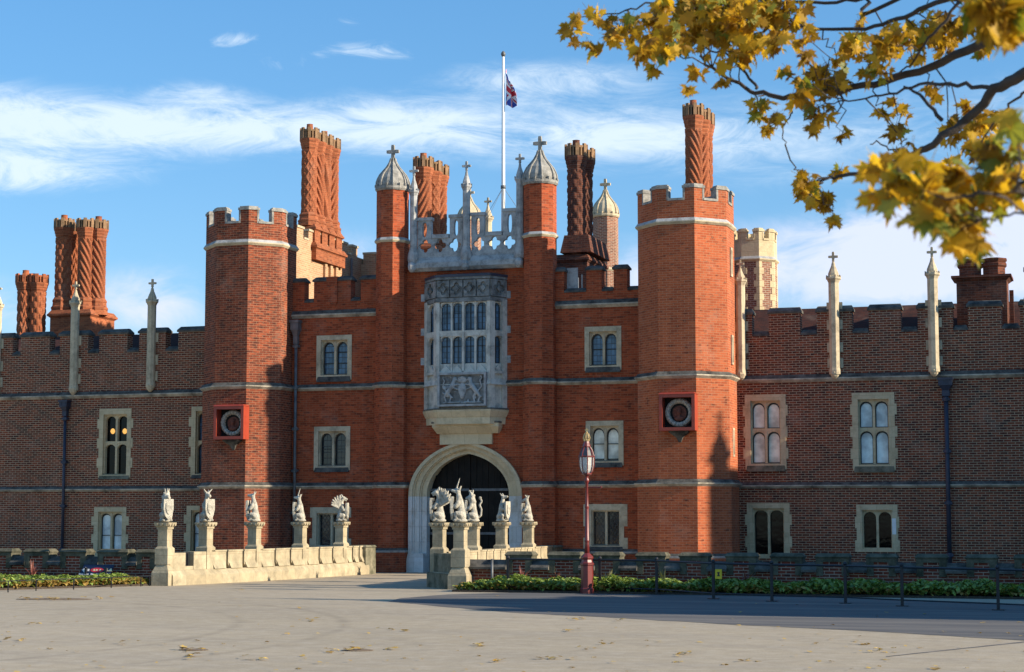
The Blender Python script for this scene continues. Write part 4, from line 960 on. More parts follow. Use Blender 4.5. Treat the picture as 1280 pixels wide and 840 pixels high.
mb = MB(); x = P(725, 310, 6.5)[0]; mb.frust((x-.58, x+.58, 5.9, 8.6), (x-.45, x+.45, 6.0, 8.5), P(725, 318, 6.5)[1], P(725, 296, 6.5)[1]); mb.build('chimney_base', M_['chimd'], IR)
stack(IR, [(867.5, 0), (876, .75), (881, 1.5)], 6.5, 300, 288, 163, 131, ('spiral', 'spiralback', 'zig'), .285, base=8.5, label='cluster of spiral brick chimney shafts behind the right tower')

CG = thing('inner_gatehouse', 'distant inner gatehouse with stone domed turrets rising behind the pierced parapet', 'building', (2, 30, 0))
TYd = 28; xt = P(757, 300, TYd)[0]; zt_ = lambda y: P(757, y, TYd)[1]
mb = MB(); mb.box(P(560, 300, TYd)[0], xt, TYd-.2, TYd+6, 0, 9.5); mb.build('wall', M_['brownb'], CG)
mb = MB(); r = .62; mb.lathe(xt, TYd, [(r, 0), (r, zt_(272))], 8, R(22.5)); o = mb.build('turret', M_['brownb'], CG); string_oct(o, xt, TYd, r, zt_(338), .16, .06, [M_['stone'], M_['stone']]); dome(o, 'dome', xt, TYd, r*1.0, zt_(272), zt_(225), 'stone')
x2 = P(587, 300, TYd)[0]; mb = MB(); mb.lathe(x2, TYd, [(.58, 0), (.58, zt_(268))], 8, R(22.5)); o = mb.build('turret', M_['brownb'], CG); dome(o, 'dome', x2, TYd, .58, zt_(268), zt_(226), 'stone')
mb = MB(); x3 = P(610, 280, 12)[0]; pinnacle(mb, x3, 12, 8, P(610, 274, 12)[1], P(610, 248, 12)[1], .16); mb.build('pinnacle', M_['stone'], IR)

FT = thing('stair_tower', 'octagonal brown brick tower with pale stone quoins behind the right wing roof', 'tower', (0, 0, 0))
FY = 10; fx = P(943, 340, FY)[0]; fz = lambda y: P(943, y, FY)[1]; r = .86
mb = MB(); mb.lathe(fx, FY, [(r, 0), (r, fz(330))], 8, R(22.5)); o = mb.build('tower', M_['brownb'], FT)
qb = MB()
for k in range(8):
    t = R(22.5)+k*math.pi/4; V0 = Vector((fx+r*math.cos(t), FY+r*math.sin(t)))
    for i in range(26):
        z = fz(330)-.24*(i+1); a_ = .20 if i % 2 else .12
        e1 = Vector((math.cos(t+math.pi/2+math.pi/8), math.sin(t+math.pi/2+math.pi/8))); e2 = Vector((math.cos(t-math.pi/2-math.pi/8), math.sin(t-math.pi/2-math.pi/8))); inn = -Vector((math.cos(t), math.sin(t)))
        p = V0-inn*.015; pts = [p+e2*a_, p, p+e1*a_, p+e1*a_+inn*.15, p+inn*.2, p+e2*a_+inn*.15]
        if i < 14: qb.prism([(v.x, v.y) for v in pts], z+.005, z+.235)
qb.build('quoin', M_['stonec'], o); string_oct(o, fx, FY, r, fz(327), .2, .08, [M_['stonec'], M_['grey']])
o = tower_crown(FT, fx, FY, r, fz(327), fz(303), fz(290), a=.32, t=.22, stone='stonec'); 

LR = thing('rear_range', 'brick range behind the left wing with one tall and one lower carved chimney', 'building', (-16, 10, 0))
mb = MB(); mb.box(-34, -9.5, 6.5, 13, 0, 7.6); mb.build('wall', M_['wing'], LR)
cF = stack(LR, [(79, 0), (107, 0), (122, .3), (93, 1.0)], 7.5, 393, 372, 299, 274, ('hex', 'spiral', 'spiral', 'zig'), .30, base=7.0, bpx=(61, 114), label='tall cluster of carved chimney shafts with flared plinths')
stack(LR, [(31, 0), (47, .1), (40, .9)], 7.0, 440, 425, 366, 343, ('zig', 'hex', 'hex'), .30, base=7.0, cap='chim', label='lower chimney of honeycomb patterned shafts')
# ================================================================== roundels in red boxes
def roundel(label, tower_x, pc, py0, py1, half):
    yf = TY-(TRAD+.035)*math.cos(math.pi/8)
    x, zc = XP(pc, yf-.3), (ZP(pc, py0, yf-.3)+ZP(pc, py1, yf-.3))/2; h = half; dp = .42
    t_ = thing('framed_roundel', label, 'roundel', (x, yf, zc), 'terracotta roundels in red boxes on the towers')
    mb = MB().frame(x, yf-dp, 0); q = .10
    mb.box(-h, -h+q, 0, dp, zc-h, zc+h); mb.box(h-q, h, 0, dp, zc-h, zc+h); mb.box(-h+q, h-q, 0, dp, zc+h-q, zc+h); mb.box(-h+q, h-q, 0, dp, zc-h, zc-h+q)
    mb.frust((-h-.02, h+.02, -.03, dp), (-h+.03, h-.03, .02, dp), zc+h+.001, zc+h+.05)
    mb.build('frame', M_['boxred'], t_)
    mb = MB().frame(x, yf-dp, 0); mb.box(-h+q, h-q, dp-.06, dp-.01, zc-h+q, zc+h-q); mb.build('backboard', M_['void'], t_)
    n = 40; rg = MB().frame(x, yf-.06, 0); R0, R1 = (h-q)*.62, (h-q)*.98
    prof = [(R0, -.02), (R0+.03, -.10), (R0+(R1-R0)*.5, -.13), (R1-.03, -.10), (R1, -.0)]
    for k in range(n):
        a, b = 2*math.pi*k/n, 2*math.pi*(k+1)/n; bumpk = .025 if k % 2 else 0
        for (r0, d0), (r1, d1) in zip(prof, prof[1:]):
            rg.poly([(r0*math.cos(a), d0-bumpk, zc+r0*math.sin(a)), (r1*math.cos(a), d1-bumpk, zc+r1*math.sin(a)), (r1*math.cos(b), d1-bumpk, zc+r1*math.sin(b)), (r0*math.cos(b), d0-bumpk, zc+r0*math.sin(b))])
    rg.build('wreath_ring', M_['ringw'], t_)
    y = yf-.06
    blob('bust', [('s', x, y+.02, zc, R0*1.02, 1, .12, 1), ('s', x, y-.07, zc+.04, .09, .9, .9, 1.15), ('c', (x, y-.05, zc-.06), (x, y-.05, zc-.14), .05, .06), ('s', x, y-.05, zc-.18, .12, 1.35, .5, .7), ('s', x, y-.06, zc+.09, .095, 1, .8, .7)], 'terra', t_, voxel=.016)
    mb = MB().frame(x, yf, 0); mb.frust((-.10, .10, -.1, .01), (-.28, .28, -.24, .01), zc-h-.2, zc-h-.06); mb.box(-.3, .3, -.26, .01, zc-h-.06, zc-h-.002); mb.frust((-.04, .04, -.03, .01), (-.10, .10, -.1, .01), zc-h-.34, zc-h-.201); mb.build('bracket', M_['dark'], t_)
roundel('terracotta bust roundel in a sunlit red box on the left octagonal tower', TL, 288, 508, 549, .55)
roundel('terracotta bust roundel in a red box on the right octagonal tower beside a pinnacle shadow', TR, 847, 492, 539, .56)

# ================================================================== flag
FX, FYY = P(629, 280, 1.4)[0], 1.4; fz0, fz1 = zcen, ZP(629, 71, FYY)
fp = thing('flagpole', 'tall white flagpole rising behind the pierced stone parapet', 'flagpole', (FX, FYY, fz0))
mb = MB(); mb.smooth = True; mb.tube([(FX, FYY, fz0), (FX, FYY, fz0+3), (FX, FYY, fz1)], [.07, .065, .045], 12); mb.build('pole', M_['white'], fp)
mb = MB(); mb.smooth = True; mb.lathe(FX, FYY, [(.01, fz1-.02), (.06, fz1+.02), (.085, fz1+.09), (.06, fz1+.16), (.02, fz1+.2)], 12, 0); mb.lathe(FX, FYY, [(.09, ZP(629, 236, FYY)), (.09, ZP(629, 232, FYY))], 10, 0); mb.build('finial', M_['pipeg'], fp)
zs = ZP(629, 234, FYY); mb = MB()
for dx, dy in ((-1.4, .4), (1.2, .5), (-.5, -1.2), (.55, -1.2)): mb.tube([(FX, FYY, zs), (FX+dx, FYY+dy, zcen+.9)], .008, 4)
mb.build('stay_wire', M_['pipeg'], fp)
# the flag hangs limp in folds from its upper corner
za, zb_ = ZP(632, 86, FYY), ZP(632, 136, FYY); hoist = (za-zb_)*.92; fly = 1.9
mb = MB(); mb.smooth = True; nu, nv = 76, 44; idx = {}
for i in range(nu+1):
    for j in range(nv+1):
        u, v = i/nu, j/nv                                    # u along the fly, v up the hoist
        fold = math.sin(u*11+v*1.4)*.05*(.3+u)+math.sin(u*21+v*2)*.015; x = .07+u*.46*(1-.6*v**3)+.03*math.sin(u*15+1.2)
        z = za-hoist*(1-v)-u*(.50*v+.1)+.05*math.sin(u*9)
        idx[i, j] = mb.add(FX+x, FYY+fold, z)
def jack(u, v):
    x, y = u*60-30, v*30-15
    if abs(x) < 3 or abs(y) < 3: return 2
    if abs(x) < 5 or abs(y) < 5: return 1
    d1, d2 = (x-2*y)/5**.5, (x+2*y)/5**.5
    for d, s in ((d1, 1), (d2, -1)):
        side = d*(1 if x > 0 else -1)*s
        if -2 < d < 2 and (0 < side < 2 if s > 0 else 0 < side < 2): return 2
    if abs(d1) < 3 or abs(d2) < 3: return 1
    return 0
for i in range(nu):
    for j in range(nv): mb.face((idx[i, j], idx[i+1, j], idx[i+1, j+1], idx[i, j+1]), jack((i+.5)/nu, (j+.5)/nv))
o = mb.build('flag', [M_['fblue'], M_['fwhite'], M_['fred']]); tag(o, 'limp red white and blue crossed flag hanging near the top of the flagpole', 'flag')

# ================================================================== bridge parapets
LP = [(-2.68, -2.45), (-2.75, -3.9), (-2.9, -6.6), (-3.1, -9.3), (-3.45, -11.6), (-3.8, -13.25)]
RP = [(3.1, -.75), (3.25, -3.4), (3.35, -6.3), (3.5, -9.2), (3.5, -11.9), (4.55, -13.2)]
WH = .88
def parapet(label, pts, side):
    t_ = thing('bridge_parapet', label, 'parapet', (pts[2][0], pts[2][1], 0), 'pale stone bridge parapets')
    base, top, cop = MB(), MB(), MB()
    for i, (p, q) in enumerate(zip(pts, pts[1:])):
        p, q = Vector(p), Vector(q); Ln = (q-p).length; ang = math.atan2(q.y-p.y, q.x-p.x)
        for m_ in (base, top, cop): m_.frame(p.x, p.y, ang)
        e = .002*i
        def mit(k, w_):
            a_ = Vector(pts[max(0, k-1)]); b_ = Vector(pts[min(len(pts)-1, k+1)]); t1 = (Vector(pts[k])-a_); t2 = (b_-Vector(pts[k]))
            t1 = t1.normalized() if t1.length > 0 else t2.normalized(); t2 = t2.normalized() if t2.length > 0 else t1
            n1, n2 = Vector((-t1.y, t1.x)), Vector((-t2.y, t2.x)); n_ = (n1+n2).normalized(); return n_*(w_/max(.5, n_.dot(n1)))
        base.T = None
        for (w0, w1, za_, zb2_) in ((.30, .30, 0, .26), (.30, .20, .26, .40)):
            P0, P1 = Vector(pts[i]), Vector(pts[i+1])
            lo = [P0+mit(i, w0), P0-mit(i, w0), P1-mit(i+1, w0), P1+mit(i+1, w0)]; hi = [P0+mit(i, w1), P0-mit(i, w1), P1-mit(i+1, w1), P1+mit(i+1, w1)]
            a_ = [base.add(v.x, v.y, za_) for v in lo]; b_ = [base.add(v.x, v.y, zb2_) for v in hi]
            for k in range(4): k2 = (k+1) % 4; base.face((a_[k], a_[k2], b_[k2], b_[k]))
            base.face(b_)
        last = i == len(pts)-2
        if last and side > 0: end = MB().frame(p.x, p.y, ang); end.box(.0, Ln, -.185, .185, .38, WH+.004); end.box(-.1, Ln, -.31, .31, 0, .381); end.build('end_wall', M_['mossy'], t_)  # shade on the splayed end put into its colour with darker stone
        if last:                                  # splayed end with one railed gap
            g0, g1 = Ln*.42, Ln*.62
            top.box(.0, g0, -.18, .18, .40, WH); top.box(g1, Ln, -.18, .18, .40, WH-.02); top.box(g0, g1, -.17, .17, .40, .50)
            ir = MB().frame(p.x, p.y, ang)
            for k in range(4): u = g0+(g1-g0)*(k+.5)/4; ir.box(u-.012, u+.012, -.02, .02, .5, WH-.04)
            ir.box(g0, g1, -.02, .02, WH-.04, WH-.01); ir.build('iron_grille', M_['iron'], t_)
        else:
            n = max(3, round(Ln/.78)); w_ = Ln/n
            for k in range(n):
                a, b = w_*k+.045, w_*(k+1)-.045
                top.slab([(a, .52), (a+.10, .40), (b-.10, .40), (b, .52), (b, WH-.01), (a, WH-.01)], -.17, .17)
                top.frust((a+.08, b-.08, -.24, .24), (a+.02, b-.02, -.169, .169), .402, .60)
                cop.box(a-.01, b+.01, -.19, .19, WH-.012, WH+.03)
            top.box(0, Ln, -.07, .07, .40, WH-.1)
    base.build('plinth', M_['bridge'], t_); top.build('wall', M_['bridge'], t_); cop.build('coping', M_['bridge'], t_)
    p = pts[0]; mb = MB(); mb.box(p[0]-.27, p[0]+.27, p[1]-.25, p[1]+.6, 0, .86); mb.frust((p[0]-.31, p[0]+.31, p[1]-.29, p[1]+.62), (p[0]-.25, p[0]+.25, p[1]-.22, p[1]+.6), .861, .92); mb.build('end_block', M_['mossy'], t_)
    for i, p in enumerate(pts[1:]):
        h = .16; q = pts[i]; ang = math.atan2(p[1]-q[1], p[0]-q[0]) if i < 4 else -math.pi/2
        mb = MB().frame(p[0], p[1], ang); last = i == len(pts)-2
        if last: mb.box(-.25, .25, -.25, .25, 0, .34); mb.frust((-.25, .25, -.25, .25), (-h, h, -h, h), .34, .56)
        mb.box(-h-.03, h+.03, -h-.03, h+.03, .56 if last else .3, .98); mb.frust((-h-.03, h+.03, -h-.03, h+.03), (-h+.02, h-.02, -h+.02, h-.02), .98, 1.04); mb.box(-h+.02, h-.02, -h+.02, h-.02, 1.04, 1.52)
        mb.frust((-h+.02, h-.02, -h+.02, h-.02), (-h-.01, h+.01, -h-.01, h+.01), 1.44, 1.50) if False else None
        mb.box(-h-.005, h+.005, -h-.005, h+.005, 1.50, 1.54); mb.frust((-h-.005, h+.005, -h-.005, h+.005), (-h-.06, h+.06, -h-.06, h+.06), 1.541, 1.62); mb.box(-h-.06, h+.06, -h-.06, h+.06, 1.62, 1.67)
        for s in (-1, 1):
            for v in (-.14, 0, .14): mb.box(v-.035, v+.035, s*(h+.055)-.02, s*(h+.055)+.02, 1.58, 1.65); mb.box(s*(h+.055)-.02, s*(h+.055)+.02, v-.035, v+.035, 1.58, 1.65)
        mb.build('pedestal', M_['bridge'], t_)
    return t_
parapet('sunlit left stone bridge parapet running up to the arched gate, with slots and pedestals', LP, -1)
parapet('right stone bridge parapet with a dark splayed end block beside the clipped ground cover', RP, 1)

# ------------------------------------------------------------------ the heraldic beasts (local +x is where a beast looks)
def beast(kind):
    S, C = 's', 'c'
    p = [('s', .0, 0, .05, .2, 1.0, .95, .32)]
    for s in (-1, 1):
        p += [(S, -.05, s*.075, .16, .10, 1.05, .8, 1.15), (C, (-.02, s*.11, .2), (.12, s*.12, .22), .085, .065), (C, (.12, s*.12, .22), (.09, s*.12, .08), .06, .04), (S, .13, s*.12, .06, .055, 1.4, 1, .7)]
        p += [(C, (.05, s*.1, .50), (.12, s*.13, .38), .07, .05), (C, (.12, s*.13, .38), (.21, s*.07, .44), .048, .04), (S, .22, s*.07, .45, .048)]
    p += [(C, (-.04, 0, .18), (.0, 0, .40), .115, .10), (C, (.0, 0, .40), (.03, 0, .55), .105, .10)]
    hz = .72; hx = .07
    if kind == 'lion':
        p += [(C, (.02, 0, .55), (hx, 0, hz), .12, .10), (S, hx, 0, hz, .105), (C, (hx+.05, 0, hz-.01), (hx+.15, 0, hz-.03), .065, .05)]
        for k in range(9): a = k*.7; p.append((S, hx-.05+.03*math.cos(a*2), .09*math.cos(a), hz-.05+.1*math.sin(a), .05))
        for s in (-1, 1): p.append((S, hx-.01, s*.08, hz+.09, .03))
        p += [(S, hx, 0, hz+.12, .05, 1.2, 1.2, .6)]
        for k in range(5): a = k*1.257; p.append((C, (hx+.05*math.cos(a), .05*math.sin(a), hz+.11), (hx+.07*math.cos(a), .07*math.sin(a), hz+.20), .022, .02))
    elif kind in ('hound', 'bull', 'horn'):
        lean = .0; p += [(C, (.03, 0, .54), (.05, 0, .70), .10, .06), (C, (.05, 0, .70), (.07, 0, .76), .06, .06), (S, .07, 0, .77, .075), (C, (.09, 0, .77), (.23, 0, .79 if kind != 'bull' else .72), .06, .034)]
        for s in (-1, 1): p.append((C, (.03, s*.05, .82), (-.02, s*.08, .90), .03, .014))
        if kind == 'horn': p += [(C, (.11, 0, .83), (.02, 0, 1.10), .028, .010)]
        if kind == 'bull': p += [(C, (.06, s*.05, .83), (.10, s*.14, .92), .028, .014) for s in (-1, 1)] + [(S, .2, 0, .72, .055)]
    else:                                            # winged dragon or griffin
        p += [(C, (.02, 0, .54), (.0, 0, .68), .09, .07), (C, (.0, 0, .68), (.08, 0, .78), .07, .065), (S, .09, 0, .79, .075), (C, (.11, 0, .79), (.22, 0, .76), .055, .03), (C, (.12, 0, .74), (.19, 0, .70), .03, .02)]
        for s in (-1, 1):
            p.append((C, (.05, s*.04, .84), (.0, s*.06, .93), .026, .012))
            for k in range(6):
                a = R(78+k*17); r0 = .40-.03*k
                p.append((C, (-.07, s*.10, .46), (-.09+r0*math.cos(a)*.95, s*(.16+.015*k), .50+r0*math.sin(a)), .045, .028))
    if kind == 'lion':
        pts = [(-.14, .02, .12), (-.24, .03, .2), (-.25, .02, .38), (-.19, .02, .5), (-.26, .02, .60), (-.22, 0, .68)]
        for a, b in zip(pts, pts[1:]): p.append((C, a, b, .032, .032))
        p.append((S, -.21, 0, .70, .05))
    return p
ST = {}
def statue(kind, label, p, rz, scale=1.0, z=1.672, shield=True):
    t_ = thing('beast_statue', label, 'statue', (p[0], p[1], z), 'heraldic stone beasts on the bridge pedestals', rz, local=True); t_.scale = (scale*.9, scale*.9, scale*.97)
    if kind not in ST:
        body = blob('beast_body', beast(kind), 'statue', t_, voxel=.014)
        mb = MB(); pts = [(-.15, .64), (.15, .64), (.155, .36), (.11, .18), (0, .07), (-.11, .18), (-.155, .36)]
        mb.frame(.235, 0, math.pi/2); mb.slab([(u, z_) for u, z_ in reversed(pts)], -.02, .05)
        mb.slab([(u*.55, .40+(z_-.40)*.55) for u, z_ in reversed(pts)], -.045, -.019); mb.slab([(u*.55, .40+(z_-.40)*.55) for u, z_ in pts[::-1]], -.044, -.02) if False else None
        sh = mb.build('shield', M_['statue'], t_); sh.location = (0, 0, 0)
        ST[kind] = (body.data, sh.data)
    else:
        for nm, me in zip(('beast_body', 'shield'), ST[kind]):
            o = bpy.data.objects.new(nm, me); COL.objects.link(o); o.parent = t_
    return t_
def toward(a): return R(a)
statue('lion', 'crowned white lion statue with shield on the nearest left pedestal at the splayed end', LP[5], R(-40), 1.0)
statue('bull', 'white stone beast with shield on the second left pedestal, beside the railed gap', LP[4], R(-35), 1.02)
statue('hound', 'long necked white beast statue in front of the strip of sunlit tower brick', LP[3], R(188), 1.0)
statue('horn', 'white beast statue with a horn pointing back, in front of the grey downpipe', LP[2], R(192), .95)
statue('dragon', 'winged white beast statue in front of the diamond leaded ground floor window', LP[1], R(12), .95)
statue('horn', 'white unicorn statue with a tall horn on the nearest pedestal before the gate', RP[5], R(-165), 1.06)
statue('dragon', 'white winged griffin statue holding a shield at the left side of the dark gate', RP[4], R(190), 1.03)
statue('lion', 'white maned beast with a curling tail standing close behind the unicorn statue', RP[3], R(190), .98)
statue('hound', 'white hound statue with a raised snout before the right half of the gate', RP[2], R(-12), .96)
statue('bull', 'small white beast statue in front of the right gate jamb, furthest right of the row', RP[1], R(185), .92)

M_['mossyd'] = stone_mat('dark_mossy_stone', (.21, .19, .135), (.035, .038, .025), .8, 3)
# ================================================================== moat walls
def moatwall(label, blocks, y, u0, u1, lit):
    t_ = thing('moat_wall', label, 'low wall', ((u0+u1)/2, y, 0)); H = .97
    br = MB(); br.box(u0, u1, y, y+.4, 0, .62); br.build('wall', M_['low'], t_)
    cp_ = MB(); edge = u0
    for a, b in blocks:
        w_ = b-a; mb = MB(); mb.box(a+.10, b-.10, y-.015, y+.38, .3, H-.16); 
        m2 = MB(); fw = .17
        m2.box(a, a+fw, y-.045, y+.42, .42, H-.1); m2.box(b-fw, b, y-.045, y+.42, .42, H-.1); m2.box(a+fw, b-fw, y-.045, y+.42, H-.22, H-.1)
        m2.frust((a-.03, b+.03, y-.07, y+.44), (a+.02, b-.02, y+.02, y+.36), H-.1+.001, H-.02)
        m2.frust((a-.01, b+.01, y-.046, y+.43), (a-.03, b+.03, y-.07, y+.44), H-.14, H-.1)
        o = mb.build('merlon', M_['low'], t_); m2.build('stone_surround', M_['mossyd'], o)
        if a-edge > .15:
            cp_.frust((edge-.02, a+.02, y-.12, y+.5), (edge-.02, a+.02, y+.1, y+.3), .56, .74); cp_.box(edge-.02, a+.02, y-.13, y+.52, .50, .56)
            back = MB()
        edge = b
    cp_.build('coping', M_['dark'], t_)
MY = -12.95
bx = [(585, 612), (633, 665), (686, 725), (743, 775), (796, 832), (850, 885), (908, 945), (964, 1003), (1020, 1061), (1083, 1120), (1145, 1183), (1208, 1246), (1268, 1306), (1330, 1370), (1392, 1432)]
bl = [(XP(a, MY, 700), XP(b, MY, 700)) for a, b in bx]; bl = [b for b in bl if b[0] > RP[5][0]+.15] 
moatwall('mossy crenellated moat wall along the right wing, behind the ground cover and railings', bl, MY, RP[5][0]+.1, 33, False)
bx = [(171, 195), (123, 160), (76, 108), (31, 61), (-16, 15), (-62, -31), (-110, -78), (-158, -126)]
bl = sorted((XP(a, MY, 700), XP(b, MY, 700)) for a, b in bx)
moatwall('crenellated moat wall along the left wing, behind the navy direction sign', bl, MY, -16, LP[5][0]-.1, True)

# ================================================================== ground cover beds
def leafmat(name, lo, hi, trans=.25):
    m, t, b = newmat(name); tcn = t.nodes.new('ShaderNodeTexCoord'); g_ = t.nodes.new('ShaderNodeNewGeometry')
    n1 = noise(t, tcn.outputs['Object'], 1.6, 3, .6); f = math_('ADD', math_('MULTIPLY', g_.outputs['Random Per Island'], .7, None, t), math_('MULTIPLY', n1, .5, None, t), None, t)
    col = mix(t, rng(t, f, .2, .95), lo, hi); t.links.new(col, b.inputs['Base Color']); b.inputs['Roughness'].default_value = .5; b.inputs['Specular IOR Level'].default_value = .35
    tr = t.nodes.new('ShaderNodeBsdfTranslucent'); t.links.new(mix(t, 1.0, col, (1.0, 1.0, .5), 'MULTIPLY'), tr.inputs[0])
    ms = t.nodes.new('ShaderNodeMixShader'); ms.inputs[0].default_value = trans; t.links.new(b.outputs[0], ms.inputs[1]); t.links.new(tr.outputs[0], ms.inputs[2])
    t.links.new(ms.outputs[0], t.nodes['Material Output'].inputs[0]); return m
hedge_m = leafmat('ground_cover_leaves', (.06, .11, .02), (.33, .42, .09)); hedge_y = leafmat('yellowed_cover_leaves', (.28, .16, .04), (.42, .30, .08))
def hedge(name, label, x0, x1, y0, y1, h, n, ymix):
    mb = MB(); random.seed(int(abs(x0)*10))
    for i in range(n):
        x = random.uniform(x0, x1); v = random.random(); ya = y0(x) if callable(y0) else y0; y = ya+(y1-ya)*v
        edge_f = min(1, (x-x0)/.8, (x1-x)/.8)
        top = h*(.62+.38*math.sin(math.pi*min(1, max(0, v*1.1+.05))))*(.9+.10*math.sin(x*2.3)+.12*math.sin(x*5.1+1)+.08*math.sin(x*13+y*4))*(.4+.6*edge_f)
        z = .05+top*random.random()**.55
        s = random.uniform(.05, .10); a = random.uniform(0, 6.28); ti = random.uniform(-.9, .9); d = Vector((math.cos(a)*math.cos(ti), math.sin(a)*math.cos(ti), abs(math.sin(ti))*.8+.1)).normalized()
        sd = d.cross(Vector((random.uniform(-.5, .5), random.uniform(-.5, .5), 1))).normalized(); c0 = Vector((x, y, z))
        up = sd.cross(d)*s*.2
        mi = 1 if (z < .14+.1*random.random() and random.random() < ymix) else 0
        pts = [c0-d*s, c0-d*s*.2+sd*s*.5+up, c0+d*s*.5+sd*s*.35+up, c0+d*s, c0+d*s*.5-sd*s*.35+up, c0-d*s*.2-sd*s*.5+up]
        mb.poly([tuple(q) for q in pts], mi)
    o = mb.build(name, [hedge_m, hedge_y]); tag(o, label, 'ground cover', None, 'stuff'); return o
hedge('ground_cover', 'low green ground cover below the right moat wall', 4.95, 21, -14.75, -13.1, .31, 17000, .35)
hedge('ground_cover', 'sunlit leafy ground cover in front of the left moat wall', -14, -4.15, lambda x: max(-19.4, -13.3+(x+4.15)*2.05), -13.1, .25, 26000, .75)
# spiky red cordylines
def spiky(label, px, py, hgt, colr, group):
    x, y = XP(px, py, 720), py
    mb = MB(); random.seed(px)
    for k in range(16):
        a = random.uniform(0, 6.28); lean = random.uniform(.1, .6); L_ = hgt*random.uniform(.7, 1.05); w_ = .022
        p0 = Vector((0, 0, .04)); p1 = Vector((math.cos(a)*lean*L_*.4, math.sin(a)*lean*L_*.4, L_*.6)); p2 = Vector((math.cos(a)*lean*L_*.95, math.sin(a)*lean*L_*.95, L_*(1-lean*.3)))
        s = Vector((-math.sin(a), math.cos(a), 0))*w_
        mb.poly([tuple(p0-s*.5), tuple(p0+s*.5), tuple(p1+s), tuple(p1-s)]); mb.poly([tuple(p1-s), tuple(p1+s), tuple(p2)])
    t_ = thing('spiky_plant', label, 'plant', (x, y, 0), group, 0, True); mb.build('leaves', colr, t_)
    mb = MB(); mb.lathe(0, 0, [(.03, 0), (.02, .15)], 6, 0); mb.build('stem', M_['mossy'], t_)
redleaf = leafmat('cordyline_red', (.14, .035, .03), (.34, .13, .10)); paleleaf = leafmat('cordyline_pale', (.16, .15, .06), (.34, .32, .16))
gp = 'spiky plants in the beds'
spiky('red spiky plant in the left bed, beside the navy sign', 40, -13.6, .72, redleaf, gp); spiky('reddish spiky plant in the lit ground cover just left of the lamp post', 652, -13.5, .66, redleaf, gp)
spiky('pale spiky plant leaning out right behind the lamp post foot', 762, -13.5, .62, paleleaf, gp); spiky('brownish spiky plant in shade between the second and third railing bays', 830, -13.5, .6, paleleaf, gp)
spiky('dull spiky plant in deep shade before the moat wall, left of the slit railing post', 932, -13.5, .6, redleaf, gp); spiky('reddish spiky plant behind the ground cover at the right bridge end', 696, -13.5, .5, redleaf, gp)

# ================================================================== railings
rp = [(635, 740), (750, 741.5), (821, 743.5), (892, 749), (965, 752), (1057, 754.5), (1128, 758), (1248, 763), (1370, 769)]
rpos = [G(*p) for p in rp]; rt = thing('handrail', 'black post and rail handrail in front of the right hand ground cover', 'railing', (rpos[3][0], rpos[3][1], 0))
for i, (x, y) in enumerate(rpos):
    mb = MB(); mb.box(x-.03, x+.03, y-.03, y+.03, .01, .80); mb.box(x-.12, x+.12, y-.09, y+.09, .005, .02); mb.lathe(x, y, [(.03, .80), (.045, .83), (.03, .87), (.01, .88)], 8, 0); mb.build('post', M_['iron'], rt)
mb = MB(); mb.tube([(x, y, .79) for x, y in rpos], .024, 8); mb.build('top_rail', M_['iron'], rt)
mb = MB(); mb.tube([(x, y, .13) for x, y in rpos], .016, 6); mb.build('bottom_rail', M_['iron'], rt)
x, y = rpos[3]; mb = MB(); mb.box(x+.05, x+.20, y-.045, y-.035, .45, .66); o = mb.build('notice', M_['yellow'], rt)
mb = MB(); mb.slab([(x+.095, .51), (x+.155, .51), (x+.155, .53), (x+.135, .55), (x+.155, .58), (x+.155, .60), (x+.095, .60), (x+.095, .58), (x+.115, .55), (x+.095, .53)], y-.049, y-.046); mb.build('symbol', M_['iron'], o)
x, y = G(615, 738.5); t_ = thing('bollard_post', 'thin grey steel post standing alone left of the black handrail', 'post', (x, y, 0))
mb = MB(); mb.smooth = True; mb.tube([(x, y, .02), (x, y, .76)], .032, 12); mb.build('post', M_['pipeg'], t_); mb = MB(); mb.box(x-.14, x+.14, y-.1, y+.1, .004, .022); mb.lathe(x, y, [(.036, .75), (.038, .77), (.01, .785)], 12, 0); mb.build('base_plate', M_['pipeg'], t_)
hp = [G(*p) for p in [(-60, 742), (-20, 741), (10, 740.5), (45, 738.5), (92, 737), (139, 735), (176, 733), (187, 732.5)]]
t_ = thing('low_rail', 'low dark metal rail along the front of the left ground cover', 'railing', (hp[3][0], hp[3][1], 0))
mb = MB(); mb.tube([(x, y, .27) for x, y in hp]+[(LP[5][0]-.32, LP[5][1]-.1, .27)], .012, 6); mb.build('top_rail', M_['iron'], t_)
for x, y in hp: mb = MB(); mb.box(x-.011, x+.011, y-.011, y+.011, 0, .27); mb.build('post', M_['iron'], t_)

# ================================================================== lamp post
x, y = G(734, 742); t_ = thing('lamp_post', 'old dark red street lamp with glazed crowned lantern standing at the ground cover edge', 'lamp post', (x, y, 0), None, 0, True)
mb = MB(); mb.lathe(0, 0, [(.17, 0), (.17, .12), (.15, .14), (.145, .66), (.165, .68), (.165, .72), (.14, .74), (.125, .80), (.15, .84), (.15, .87), (.10, .92), (.06, .96)], 8, R(22.5)); mb.build('base', M_['paint'], t_)
mb = MB(); mb.smooth = True; mb.lathe(0, 0, [(.06, .95), (.052, 1.2), (.05, 1.22), (.065, 1.24), (.05, 1.27), (.045, 2.0), (.042, 2.02), (.056, 2.04), (.042, 2.08), (.036, 2.62), (.06, 2.66), (.06, 2.7), (.04, 2.74), (.045, 2.78), (.075, 2.82)], 14, 0); mb.smooth = False
mb.build('shaft', M_['paint'], t_)
mb = MB(); mb.tube([(-.06, 0, 2.52), (.34, 0, 2.52)], .014, 8); mb.lathe(.35, 0, [(.005, 2.49), (.025, 2.505), (.025, 2.535), (.005, 2.55)], 8, 0); mb.build('ladder_bar', M_['paint'], t_)
